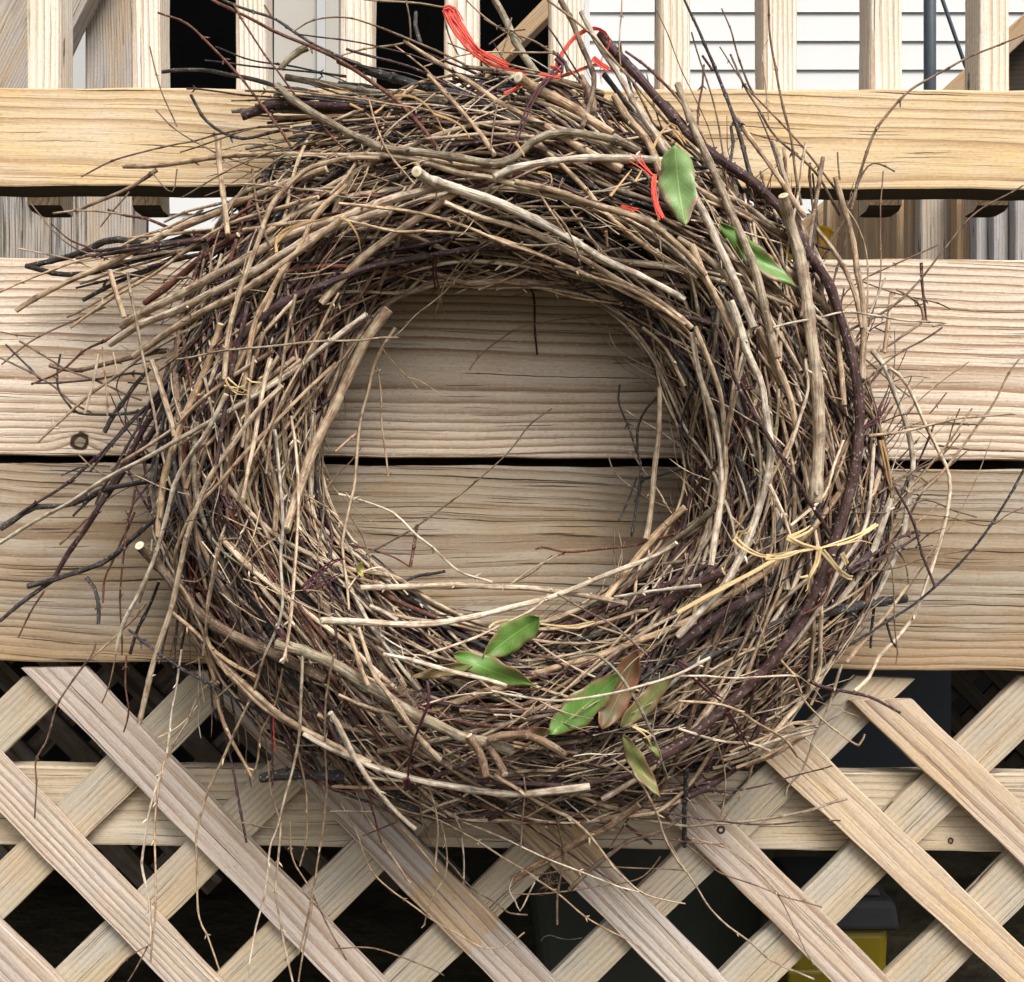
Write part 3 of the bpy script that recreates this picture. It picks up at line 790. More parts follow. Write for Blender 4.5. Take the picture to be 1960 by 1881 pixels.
# tile  colour  width0 width1 level | points   (level raises the stick off the ring surface)
TR = """
A k 22 30 0 | 920,410 1150,400 1300,425 1430,450 1600,500 1760,520 1960,575 2200,600
A r 12 16 2 | 895,75 1060,130 1200,270 1350,430 1500,620 1650,840
A b 8 8 1 | 850,265 900,470 930,560 1005,720
A b 8 9 1 | 880,625 1005,740 1200,850 1430,945 1700,1010 1900,1090 2050,1160
A k 18 18 1 | 1080,540 1150,660 1240,740 1380,790 1550,745 1700,735
A b 10 12 0 | 460,1005 650,915 900,840 1100,805 1250,760 1450,725 1640,720
A t 30 34 1 | 700,945 880,940 1180,900 1400,880 1700,880 1960,880 2300,890 2600,940 2900,990
A b 18 24 1 | 440,1195 720,1070 890,965
A b 9 12 1 | 570,1285 700,1130 730,1090
A b 8 8 1 | 860,980 970,1105 1000,960
A r 14 22 0 | 610,1185 700,1220 830,1240 930,1280 1100,1330 1300,1350
A k 30 60 -1 | 160,1510 330,1470 470,1430 620,1360 760,1370 900,1390 1100,1340 1300,1300 1500,1240 1800,1150
A k 30 26 -1 | 150,1510 330,1550 470,1550 600,1530 800,1470 1100,1400
A t 34 42 1 | 90,1760 180,1700 400,1590 600,1500 800,1400 1000,1300 1200,1220 1400,1130 1600,1050 1850,960
A t 9 10 1 | 100,1410 250,1440 400,1470 550,1530 750,1560 900,1580 1100,1575
A t 12 16 1 | 0,1655 150,1590 400,1490 600,1440 800,1340 950,1290 1150,1190
A k 26 20 -1 | 470,1705 560,1650 700,1580 850,1530 1000,1450 1200,1360
A b 12 14 1 | 380,1800 560,1700 750,1600 900,1520 1150,1350
A t 18 24 2 | 400,1857 560,1750 700,1650 900,1540 1100,1380 1300,1270 1550,1190 1800,1120
A w 46 46 2 | 690,1850 800,1780 1000,1680 1200,1570 1400,1460 1600,1350 1800,1280 1960,1230 2200,1140 2500,1060
A w 44 44 2 | 620,1950 780,1850 1000,1760 1200,1660 1400,1560 1600,1440 1800,1330 2000,1250 2200,1200
A t 42 40 2 | 760,2020 1000,1850 1200,1740 1400,1640 1600,1500 1750,1380 1960,1230
A t 34 30 3 | 1235,780 1255,1050 1290,1330
A t 30 30 3 | 620,1530 660,1680 705,1800
A t 30 28 3 | 1270,2150 1300,1850 1380,1600 1450,1400 1510,1200 1600,1080 1750,960 1960,900 2150,900
A t 30 30 2 | 1380,2200 1440,1857 1540,1650 1600,1530 1700,1400 1800,1200 1960,1050
A r 40 34 1 | 820,1720 900,1660 1050,1540 1200,1420 1350,1330
A p 44 34 2 | 1330,1960 1480,1800 1650,1690 1900,1590 2100,1510 2270,1480 2700,1410 3000,1410
A p 56 44 1 | 1370,655 1430,640 1520,600 1600,590 1750,600 1960,605 2300,600 2700,640
A g 46 44 3 | 1570,490 1650,560 1800,660 1960,750 2050,790 2200,850 2420,870 2620,900 2780,930 2900,905 3020,800 3140,755 3300,760 3500,800 3620,860
A b 28 30 0 | 1540,670 1700,665 1960,660 2300,660 2700,680
A k 40 30 0 | 1660,740 1750,730 1900,700 2150,690
A g 36 44 0 | 1620,440 1750,460 1960,500 2200,540 2600,600
A r 18 24 3 | 1200,0 1400,100 1560,180 1750,260 1960,370 2219,550 2369,700 2480,840
A k 16 18 2 | 1260,0 1400,60 1560,110 1650,170 1780,260 1900,320 2100,400
A r 11 13 3 | 1320,20 1400,150 1500,310 1570,400 1680,550 1780,660 1880,780 1960,850
A b 9 14 2 | 1670,175 1780,110 1960,95 2120,140 2320,220 2520,310 2650,380
A k 9 12 1 | 1220,265 1450,350 1700,390 1960,440
A k 10 12 1 | 1160,345 1400,375 1700,410 1960,430
A b 12 12 2 | 1500,30 1550,110
A g 34 44 2 | 1590,390 1660,310 1740,270
A t 12 12 2 | 300,1210 520,1200 700,1215
A b 8 9 1 | 170,1150 270,1280 410,1400 600,1470 800,1530
A r 9 12 1 | 290,1270 400,1360 500,1400 560,1440
A t 16 20 1 | 930,1260 1050,1200 1200,1170 1500,1100 1750,1080 1960,1060
A t 10 12 2 | 1200,1050 1430,1045 1700,1065 1960,1100
A b 16 14 2 | 1430,960 1450,1150 1490,1310 1540,1400
A t 9 11 1 | 1210,860 1380,820 1600,835
B t 56 50 3s | 1015,440 1100,500 1290,590 1420,680 1550,760
B t 22 50 2 | 370,235 500,320 600,380 760,480 900,580 1050,660 1200,740 1400,860 1600,960
B t 26 28 3 | 510,430 600,530 700,640 800,760 880,880
B w 62 34 3s | 440,975 500,1020 700,1080 900,1150 1100,1240 1300,1350 1500,1470 1700,1560 1960,1700
B t 30 40 3 | 440,930 455,980 500,1020
B w 38 42 3 | 880,1005 1000,950 1250,910 1500,895 1750,905 1840,915
B t 30 40 2 | 0,880 200,880 430,905 700,980 880,1010 1100,1080 1300,1120 1560,1190 1750,1250 1850,1310
B t 34 36 3 | 1000,1030 1250,1090 1450,1160 1650,1220 1800,1290 1960,1420 2080,1560
B w 30 32 3 | 600,1150 800,1230 1000,1290 1200,1370 1400,1480 1600,1600 1800,1700 2000,1860
B t 18 22 4 | 0,1150 230,1180 430,1200 650,1260 900,1360 1100,1430 1400,1560 1650,1640 1960,1840
B t 16 20 4 | 0,1240 160,1280 350,1310 600,1320 900,1350 1200,1470 1500,1600 1800,1740
B t 13 14 4 | 660,1355 850,1365 1100,1390 1250,1380
B t 12 12 2 | 550,1615 850,1635 1120,1630 1300,1680 1450,1710 1700,1750
B t 12 14 2 | 790,1645 1000,1560 1150,1480 1250,1410
B b 8 8 0 | 1020,1857 1200,1820 1450,1800 1700,1750
B p 12 12 -3 | 1075,1610 1100,1700 1105,1857 1125,2010
B t 48 44 2 | -100,1720 0,1600 150,1450 340,1310 560,1160 700,1060
B t 18 20 2 | -50,1100 20,1040 120,880
B b 34 28 3 | 1255,0 1320,120 1370,250 1430,380 1450,480 1410,640 1380,720
B w 36 46 4 | 1375,70 1450,220 1570,400 1640,520 1750,700 1850,860 1960,1020 2060,1200 2130,1350 2230,1560 2350,1857
B p 56 44 2 | 1480,190 1560,290 1700,440 1800,560 1900,650 2000,780
B t 42 46 3 | 1560,545 1640,680 1750,800 1820,980
B r 14 20 3 | 1625,295 1760,390 1900,530 2000,640
B t 8 9 3 | 1605,0 1595,150 1595,370
B t 9 12 1 | 720,0 830,100 960,190 1100,230 1250,330
B g 36 46 1 | 880,0 940,100 1000,230 1070,350 1150,460
B b 10 10 2 | 380,0 400,110 405,220
B k 22 24 2 | 435,70 430,150 460,240
B t 10 12 1 | 140,0 400,10 590,45
B b 9 9 1 | 590,60 630,220 680,320
B t 11 12 1 | 0,320 160,280 400,235
B t 9 11 3 | 320,265 480,390 550,450
B t 9 11 2 | 480,380 750,300 1000,300 1250,300
B t 9 12 2 | 620,245 800,320 1000,380 1200,430
B g 24 34 1 | 700,380 900,400 1080,420 1300,470 1500,530
B t 10 10 4 | 545,530 440,620 340,690 250,780
B b 11 9 4 | 900,590 870,740 860,860
B t 11 12 4 | 170,570 210,700 280,860 350,960 430,1050
B k 54 40 1 | 0,340 150,400 300,440 500,500 700,540 900,640 1050,720
B k 42 38 0 | -100,575 0,580 200,590 400,640 700,660 900,690
B k 30 30 0 | 0,480 200,500 400,560
B t 20 22 3 | 500,790 800,760 1000,770 1100,780
B t 32 30 2 | 1080,560 1300,650 1500,740 1700,850
B b 34 30 2 | 1140,450 1300,480 1420,510 1500,540
B b 48 50 2 | 1370,440 1430,560 1440,640
B k 34 30 2 | 1500,420 1580,520 1680,650 1800,790
B t 12 12 3 | 1100,1040 1200,1200 1300,1350
B t 12 12 4 | 1210,1190 1280,1280 1340,1400 1370,1500
B t 12 12 3 | 1420,1470 1500,1430 1600,1410
B b 9 9 2 | 820,110 900,160 990,180 1050,240
B b 8 8 2 | 980,100 960,200 920,330 880,410
B b 9 8 2 | 850,250 950,190 1060,170
C k 14 26 3 | 40,0 110,160 160,280 200,370 240,470 300,620 350,760 390,900 430,1050
C r 14 16 3 | 140,320 200,400
C t 28 32 3 | 320,650 400,770 500,900 580,1020 660,1150 720,1230
C b 12 16 3 | 515,0 520,200 560,450 600,610 650,800 670,1000 700,1160
C t 8 8 3 | 510,225 480,300 490,400 510,550 515,680
C b 8 14 2 | 250,50 300,180 340,320 400,480 430,530
C b 12 16 2 | 300,310 340,400 380,500 450,620 520,740 600,820 720,920 800,1010 920,1220
C b 7 14 2 | 235,265 330,410 400,500 520,630 690,820 800,950 890,1070
C b 8 8 2 | 350,740 520,780 690,820
C b 8 8 2 | 760,965 830,905
C p 9 10 2 | 450,640 540,860 590,1010
C k 18 18 3 | 305,720 315,820 290,950
C r 12 12 3 | 150,370 120,600 110,800
C t 64 72 4s | 600,1110 640,1280 690,1450 735,1700 750,1880 780,2100 800,2350 795,2600 780,2850
C t 32 40 3 | 895,1005 930,1150 990,1350 1020,1550 1050,1700 1055,1900 1045,2150
C t 10 10 3 | 950,1170 1010,1270 1060,1420 1075,1600 1070,1857
C b 8 9 2 | 1160,970 1150,1330 1140,1620 1080,1857
C b 10 11 2 | 905,860 910,950 920,1020
C p 9 9 2 | 920,1320 900,1450
C b 10 18 2 | 1960,200 1760,280 1600,350 1440,440 1310,520 1200,640 1120,745 1070,880 1020,1050 1010,1090 980,1190
C b 10 10 2 | 960,1160 1050,1000 1110,930 1230,975
C b 8 15 2 | 1960,1050 1730,1180 1600,1310 1490,1440 1380,1590 1240,1720 1100,1810 960,1880
C b 9 9 2 | 1480,1390 1400,1430 1220,1500 1090,1560
C r 20 12 1 | 1380,1490 1385,1600 1400,1740 1410,1830
C b 14 14 2 | 1240,1640 1350,1710 1390,1780 1380,1830 1320,1870 1150,1990
C b 8 8 2 | 1050,1600 1250,1670 1480,1730 1550,1755
C b 8 8 2 | 1060,1750 1280,1735 1400,1720
C w 13 12 5 | 540,1857 620,1835 800,1800 950,1765 1100,1790 1280,1820 1520,1830 1440,1850
C t 26 26 2 | 1215,1660 1190,1857 1170,2000
C t 42 48 4 | 0,480 50,620 100,750 170,900 260,1100 330,1270 400,1430 460,1600 520,1857 560,2030
C p 50 62 4 | -120,560 60,760 230,900 400,1010 550,1150 650,1280 750,1450 850,1600 920,1800 980,1990 1020,2200 1030,2400 1010,2620 970,2800 910,3000 830,3250 700,3510 560,3720 380,3910 150,4110 0,4230 -200,4330
C t 30 34 2 | 200,1080 400,1180 550,1300
C t 34 32 3 | 750,1480 850,1620 900,1857 930,2100 940,2300
C t 26 28 3 | 780,1290 900,1450 1000,1650 1040,1857
C t 34 34 2 | 0,1350 150,1450 300,1600 440,1857 560,2100 640,2250
C t 40 34 3 | 80,1390 170,1600 300,1857 400,2020
C k 28 26 3 | 780,1200 770,1350 740,1500
D b 8 10 1 | 0,25 200,50
D b 10 12 1 | 10,210 100,130 200,60 400,-30 600,-120
D b 12 12 1 | 0,170 170,250 300,330 420,430 520,480
D k 12 12 1 | 35,100 180,250 230,300
D k 12 18 1 | 340,150 320,250 325,350 380,430 440,485 600,495 750,480 880,450
D r 12 16 1 | 180,320 350,240 480,130 620,60 750,-20
D b 12 12 1 | 110,80 240,150 400,240 560,310 720,380 800,410
D b 26 28 1 | 280,215 410,245 570,210 760,170 950,130
D k 11 14 1 | 180,315 400,305 560,295 740,260 830,265
D t 16 22 2 | 215,650 350,520 500,390 650,290 800,170 950,80 1150,-30
D w 16 18 3 | 560,150 530,300 480,490
D t 10 10 3 | 580,110 600,300 605,500
D t 9 10 2 | 640,140 660,250 650,290
D k 28 24 1 | 590,595 640,500 700,420 760,330 850,230
D k 10 10 1 | 725,310 850,325
D d 7 7 2 | 940,170 760,200 680,280 660,360 700,450 725,540 860,560
D p 14 26 1 | 110,1055 350,900 500,780 600,690 750,520 900,400
D w 22 30 4 | 0,1220 200,1100 400,990 560,885 700,810 900,700 1100,590 1250,500 1450,390 1650,250 1900,60 2080,-80
D t 20 22 3 | 630,800 800,690 1000,560 1080,470 1250,330 1450,190
D k 36 26 1 | 0,1140 100,1080 200,1020 400,1000 570,920 760,880 1000,840
D k 9 10 1 | 350,840 480,790 520,770
D b 9 10 1 | 440,710 520,790 600,840
D p 30 34 1 | 310,1420 390,1280 500,1120 600,950 700,780 800,600 900,420 960,200
D p 28 30 1 | 600,960 680,850 800,680 900,520 1000,300
D p 26 30 1 | 640,900 740,770 860,600 950,380 1030,150
D b 14 16 1 | 340,1230 480,1090 560,1020 650,900
D k 14 14 1 | 415,1070 500,980 650,880
D k 32 26 1 | 160,1465 350,1410 540,1350 650,1290 720,1220 880,1080
D k 22 26 1 | 0,1665 120,1560 300,1430
D r 9 12 1 | 105,1755 180,1600 250,1490
D k 26 22 1 | 490,1415 540,1480 560,1580 555,1680
D r 12 14 1 | 580,1560 590,1430 640,1320 690,1200 760,1050
D r 9 14 2 | 690,1857 680,1600 690,1350 710,1150 750,1020 770,900
D b 60 64 2s | 790,1235 870,1320 960,1420 1060,1540 1180,1660 1350,1760 1600,1870 1850,1990
D w 24 28 4 | 660,1830 700,1680 790,1500 870,1320 930,1120 990,880 1080,730 1170,600 1280,380
D w 34 26 4 | 790,2240 830,2050 880,1860 950,1650 1010,1400 1060,1180 1120,1000 1200,820 1320,660 1430,500 1600,330
D w 16 20 4 | 1500,1857 1600,1600 1590,1300 1600,1100 1580,800 1550,580
D t 50 60 4 | 1620,1150 1640,1080 1700,900 1780,680 1880,480 1960,300 2080,60 2200,-100
D w 18 20 4 | 1650,500 1680,800 1690,1100 1670,1400 1640,1700 1600,1900
D t 12 14 2 | 520,1870 700,1700 830,1560
D t 42 38 2 | 900,1180 920,900 970,720 1050,500 1200,150 1250,-20
D t 20 22 3 | 1000,1400 990,1280 1080,1060 1250,870 1400,700 1600,500 1900,200
D t 30 32 2 | 1480,640 1560,900 1560,1150
D b 9 9 4 | 1240,1210 1350,1190 1420,1260 1430,1400
D b 9 9 4 | 1020,1430 1120,1440 1180,1380 1200,1280
D t 24 26 3 | 1000,1430 1080,1560 1150,1720 1220,1857 1350,2020
D t 16 14 4 | 1260,1180 1220,1400 1180,1600 1150,1857
D t 22 24 3 | 960,1600 1100,1720 1250,1857 1450,1980
D t 12 13 5 | 1000,180 1300,135 1700,90 1960,75 2250,60
D t 34 30 3 | 860,190 930,400 980,550 990,620
D t 12 12 3 | 860,1200 840,1400 790,1560
D k 20 18 0 | 740,1850 780,1700 850,1560 900,1440
E t 14 22 3 | 60,1600 40,1450 20,1230 40,1120 90,900 100,750 120,560 170,350 210,180 320,0
E t 10 12 3 | 280,840 265,720 245,560 240,380 210,220
E t 12 16 2 | -20,700 110,590
E w 13 14 3 | 0,945 80,965 300,1045 430,1170 530,1245 690,1385 870,1445
E b 7 12 2 | 1205,455 1080,560 975,690 760,890 660,970 430,1130 380,1160 200,1260 160,1290
E r 18 18 2 | 445,1120 430,1200 405,1355
E r 10 12 1 | 400,1355 300,1300 150,1250 0,1210
E k 17 17 1 | 605,1380 530,1395 430,1410 350,1450
E w 30 34 3 | 1635,1565 1450,1525 1300,1500 1100,1475 880,1465 650,1460 400,1465 120,1475
E w 26 40 4 | 1915,1220 1820,1280 1550,1390 1300,1490 1150,1545 900,1605 700,1650 500,1680 100,1670 -100,1660
E w 18 20 4 | 1560,1525 1740,1505 1960,1470 2050,1460
E w 14 16 4 | 1190,1510 1100,1590 900,1700 750,1770 500,1850
E b 12 14 4 | 1240,1510 1400,1600 1550,1680 1750,1857
E b 8 8 1 | 740,240 790,170 880,90 1000,10 1100,-20
E k 11 15 1 | 1590,320 1595,450 1650,590 1690,700 1710,760 1690,1000 1660,1180
E k 10 15 1 | 1960,270 1870,300 1800,400 1740,460 1690,560 1690,700
E k 9 13 1 | 1690,850 1640,980 1590,1090
E k 14 15 1 | 1960,790 1800,840 1720,860 1705,960
E r 13 12 2 | 1115,1255 1160,1240 1330,1270 1600,1245 1800,1200 1960,1165
E b 8 8 1 | 1560,1390 1560,1260 1565,1130
E t 28 32 3 | 1815,340 1820,600 1790,800 1760,1100 1740,1200
E t 40 40 2 | 1960,1020 1830,1140 1700,1290 1620,1400 1500,1550
E t 10 10 2 | 960,1460 1100,1370 1280,1280
E b 8 8 1 | 1210,1290 1100,1390 1000,1440
E w 9 10 3 | 50,1480 140,1380 250,1350 320,1430 390,1515
E b 8 8 2 | 60,1050 140,1200 190,1380 205,1450
E t 16 22 3 | 1720,0 1830,100 1900,220 1960,330
E k 42 36 -1 | 180,1300 350,1450 500,1630
E k 40 40 0 | 180,1540 350,1620 520,1680
E w 24 26 3 | 175,1575 270,1620 330,1660
F w 30 40 4 | 80,30 130,300 200,500 250,750 240,1000 190,1350
F t 28 28 4 | 100,0 170,180 230,350 260,550 270,800 250,1000
F t 20 22 4 | 345,60 330,250 300,450 280,650
F w 44 40 4 | 300,-150 340,-50 400,150 470,300 500,500 530,700 510,850 450,1050 380,1250 250,1480 120,1620 0,1750
F t 34 34 3 | 460,0 560,200 630,380 670,580
F p 18 26 5 | 210,-20 250,60 330,300 480,560 600,750 740,980 860,1170
F w 18 18 5 | 720,180 740,350 680,560 610,740
F w 24 22 5 | 520,890 570,990 620,1120 640,1200
F w 16 18 5 | 940,640 870,800 820,960 640,1120
F b 10 11 3 | 1040,330 1240,150 1400,60 1500,0
F w 30 32 1 | 1100,130 1180,240 1240,400 1300,560 1330,750 1320,900 1270,1200 1180,1400 1080,1600 900,1857 780,2000
F w 20 24 2 | 1200,230 1300,330 1400,550 1480,700 1540,830 1530,1030 1480,1250 1420,1430 1350,1600 1250,1750 1150,1857 1080,1990 1000,2060
F t 10 20 2 | 1960,150 1870,270 1790,430 1700,560 1620,670 1500,810 1360,950
F t 8 9 2 | 1650,195 1500,300 1380,400 1280,490
F t 18 9 3 | 1080,615 1200,600 1320,575 1480,540 1660,505 1910,490
F b 12 10 2 | 1470,670 1650,690 1800,695 1960,705
F b 8 8 2 | 1600,460 1560,560 1500,720 1300,830
F b 8 8 2 | 1520,370 1430,490
F b 8 8 2 | 1230,560 1400,560 1500,540 1700,550
F b 9 9 2 | 980,1030 1200,900 1400,780 1500,710 1600,600
F k 13 15 1 | 1310,830 1280,930 1220,1050 1160,1200 1150,1240
F b 10 9 2 | 1000,1050 1200,1040 1400,980 1550,1030 1690,1075
F b 9 7 2 | 1200,1050 1500,1080 1750,1130 1850,1070 1960,1020
F p 18 17 3 | 960,1370 1100,1300 1200,1220 1330,1160 1370,1155
F p 16 14 3 | 980,1390 1150,1310 1270,1240 1370,1175
F b 10 9 2 | 1000,1380 1200,1370 1350,1320 1480,1290 1690,1260
F b 10 11 2 | 1200,1200 1290,1310 1310,1450
F k 58 50 1 | 780,1620 950,1590 1100,1560 1290,1535
F b 9 10 2 | 1290,1500 1420,1330 1480,1260
F t 18 24 2 | 1310,1460 1200,1600 1050,1780 960,1900
F r 20 16 5 | 885,1290 870,1400 820,1560 700,1630
F k 14 14 2 | 1180,1650 1220,1790 1240,1810
F w 24 24 3 | 1110,660 1100,900 1060,1150 930,1350 850,1500 700,1740 600,1857
F p 62 56 2 | -80,1570 100,1450 260,1380
F p 60 48 2 | 0,1800 200,1650 400,1540 520,1490
F b 9 9 2 | 1200,740 1300,820 1400,860 1420,910
F b 8 8 2 | 1100,1080 1300,960 1480,850 1640,700
F t 9 9 3 | 830,330 870,400 940,410 960,500
G w 13 15 2 | 1030,-30 1000,180 960,350 945,500 930,600 850,860 830,1000 810,1150 810,1220 840,1400 850,1600 860,1640
G t 12 12 2 | 945,560 900,750 880,900 875,1080 880,1300 880,1500 860,1640 850,1740
G b 12 10 1 | 540,-60 520,0 400,170 320,300 260,500 205,600 205,750 195,930
G b 8 8 1 | 660,0 620,160 575,275
G r 10 10 2 | 715,0 710,180 730,330 700,440
G t 14 12 2 | 1220,140 1130,220 1060,380 990,500 945,590
G t 26 20 2 | 1150,-60 1210,130 1240,300 1310,470 1390,620 1430,710
G t 18 10 3 | 1500,0 1440,200 1350,400 1280,550 1200,730 1150,880 1110,1040 1115,1200 1130,1480 1180,1600 1240,1790
G t 9 10 2 | 1130,20 1140,150 1155,270
G t 12 12 3 | 1600,80 1560,300 1480,450 1460,600 1430,700
G w 18 10 4 | 1710,0 1700,400 1680,550 1620,800 1580,980 1530,1100 1500,1350 1450,1550 1440,1620 1390,1857
G t 12 12 4 | 1890,0 1850,250 1840,500 1850,750 1830,1000 1790,1210 1770,1330 1740,1480 1690,1700
G w 13 12 3 | 1590,950 1565,1320 1590,1550 1620,1700 1660,1857
G t 11 11 3 | 1690,560 1740,800 1740,1000 1700,1200
G b 10 9 2 | 1740,1290 1830,1480 1900,1640 1960,1730
G t 9 11 3 | 1640,950 1660,1150 1740,1300 1760,1400 1690,1857
G b 9 8 2 | 860,1640 720,1720 600,1857
G b 9 8 2 | 840,1650 720,1857
G t 10 11 3 | 1220,250 1350,150 1480,30
G t 10 12 2 | 1520,600 1540,800 1600,980
G b 9 9 2 | 1370,955 1470,985 1600,990
G b 8 8 1 | 1390,420 1400,520 1390,600 1420,750
G k 62 58 1 | 1480,700 1600,680 1750,680 1960,690
G t 30 34 3 | 1180,-40 1400,180 1600,350 1960,560
G t 34 34 3 | 1240,50 1500,300 1800,480 2100,620
H g 66 60 3 | -350,-60 -150,0 0,70 150,170 300,260 450,350 600,420 700,470 850,500 980,550
H b 46 46 4e | 740,460 800,560 830,690
H b 44 48 4e | 840,520 900,600 940,680
H b 46 46 4 | 850,480 1000,450 1150,490 1280,570
H w 30 44 4 | -200,450 -100,510 100,600 250,660 400,700 600,740 800,775 1000,790 1200,775 1420,750
H t 28 28 4 | 60,-120 100,0 130,100 165,175
H t 24 34 4 | 110,-150 160,0 200,120 280,230 360,340 450,460 570,600
H t 20 26 3 | 0,230 150,300 350,350 600,440
H w 36 26 5 | -50,330 0,410 60,540 150,680 250,810 330,900 430,990
H w 24 26 4 | 250,0 450,40 650,100 850,150 950,180
H w 14 18 5 | 860,205 1000,240 1200,260 1400,240 1600,210 1900,120 2100,20
H g 14 19 5 | 1300,20 1440,0 1560,80 1650,200 1720,330 1780,470 1830,620 1860,700
H b 50 40 2 | 980,1280 1100,1210 1250,1120 1400,1040 1500,990 1700,850
H b 26 24 2 | 1310,1330 1400,1240 1500,1160 1650,1050 1800,1010 1960,900
H t 24 9 4 | 880,690 1000,760 1100,820 1230,890 1330,940 1450,1060 1560,1200 1700,1340 1800,1380 1960,1410
H t 11 9 2 | 1030,1220 1230,1350 1390,1480 1560,1580 1610,1600 1710,1660
H t 10 11 3 | 300,860 430,900 570,940 780,1050 940,1150 1130,1270
H b 9 10 3 | 460,780 480,980 560,1120 650,1200 760,1320 900,1410 960,1460 1070,1475
H b 12 14 3 | 1230,900 1260,1050 1270,1150 1240,1350 1235,1530
H w 12 11 4 | 500,720 540,850 560,1000 550,1200
H t 9 8 3 | 580,950 615,1100 600,1250 520,1400 470,1550
H w 11 10 3 | 650,900 690,1000 710,1150 705,1300
H t 9 9 4 | 1050,700 1040,950 1030,1100
H t 8 10 2 | 0,830 100,1000 150,1170 200,1260 310,1350 450,1440 560,1520 700,1600 850,1660 960,1640 1055,1580
H w 10 9 3 | 985,1260 960,1330 1000,1400 1025,1450 1110,1290
H b 9 8 2 | 990,1360 1200,1355 1400,1330 1600,1290 1730,1250 1820,1150
H b 8 8 1 | 1110,1250 1300,1210 1500,1205 1800,1210 1960,1225
H t 13 14 4 | 1560,600 1700,720 1800,900 1850,1050 1960,1230
H r 9 9 3 | 160,750 220,950 245,1070
H r 9 9 3 | 140,1025 330,950
H b 9 8 2 | -20,1665 170,1665 370,1715 550,1790 600,1820
H k 18 18 2 | 1620,960 1770,1075
H k 7 7 -1 | 1140,1620 1180,1580 1280,1610 1380,1605
I b 8 9 2 | 0,1040 100,1110 220,1220 300,1260 450,1310
I t 10 12 2 | -80,1020 0,1150 110,1310 180,1430 290,1540 420,1630 560,1740 770,1840
I t 10 8 2 | 80,1040 270,1090 400,1180 500,1280 600,1420 680,1560 730,1680 770,1755
I b 8 8 2 | 450,1310 600,1380 820,1440
I t 18 12 3 | 930,60 860,280 790,420 740,580 700,680 630,740 610,800
I t 10 12 3 | 690,220 750,300 850,400 900,440 1020,510 1060,450
I p 20 17 3 | 740,150 800,180 950,210 1080,240 1180,290 1255,330
I t 15 16 5 | 0,265 150,270 300,300 450,390 600,480 680,580
I w 16 17 5 | 0,420 150,470 280,500 430,510 520,550
I t 9 10 3 | 230,500 265,700 250,900 210,980
I t 9 10 3 | 430,560 380,750 250,950
I w 12 12 5 | 0,125 200,130 450,130 660,125
I t 17 18 4 | 560,0 650,130 700,220
I k 28 30 2 | 45,650 45,850 40,1090
I g 20 16 3 | 300,620 500,540 650,430 780,395
I t 18 16 3 | 330,640 520,570 660,480 770,440
I t 20 14 2 | 260,600 450,520 600,400 760,375
I b 16 14 3 | 380,640 560,560 690,490
I w 16 14 4 | 350,560 520,500 650,450 790,420
I t 18 12 3 | 300,560 500,470 640,390 800,410
I g 22 16 2 | 200,640 380,580 560,520 720,470
"""
heroes = []
for line in TR.strip().splitlines():
    head, pts = line.split('|')
    t, ct, a, b, lv = head.split()
    flag = lv[-1] if lv[-1] in 'es' else ''
    lv = lv.rstrip('es')
    P = []
    for q in pts.split():
        x, y = q.split(','); px, py = zp(t, float(x), float(y))
        P.append((px, py, surf(px, py, float(lv) * .55)))
    if t == 'B' and ct == 'p' and float(lv) < -2:
        P = [(p[0], p[1], -.01) for p in P]
    # smooth the depth so that sticks stay stiff
    z = np.array([p[2] for p in P])
    if len(z) > 2:
        tt = np.linspace(0, 1, len(z)); cf = np.polyfit(tt, z, min(2, len(z) - 1)); zf = np.polyval(cf, tt)
        z = .35 * z + .65 * np.minimum(zf, z + .02)
    if flag == 'e': z[-1] -= .022; z[-2] -= .004
    if flag == 's': z[0] -= .028; z[1] -= .006
    P = [(p[0], p[1], zz) for p, zz in zip(P, z)]
    heroes.append((P, float(a) * ZK, float(b) * ZK, ct, (t, float(lv))))

def len2(P): return sum(math.hypot(P[i + 1][0] - P[i][0], P[i + 1][1] - P[i][1]) for i in range(len(P) - 1))

stuff = Buf()
NPART = 0
for (P, a, b, ct, info) in heroes:
    wm = (a + b) / 2
    sides = 12 if wm > 13 else (8 if wm > 7 else 6)
    if NPART < 300 and (len2(P) > 30):
        bf = Buf()
        stick(bf, P, a, b, ct, sides, buds=.5, jitter=.75 if wm < 12 else .35)
        if not bf.V: continue
        bf.build('branch' if wm > 9 else 'twig', M_bark, wreath); NPART += 1
    else:
        stick(stuff, P, a, b, ct, sides)
print('hero parts', NPART)

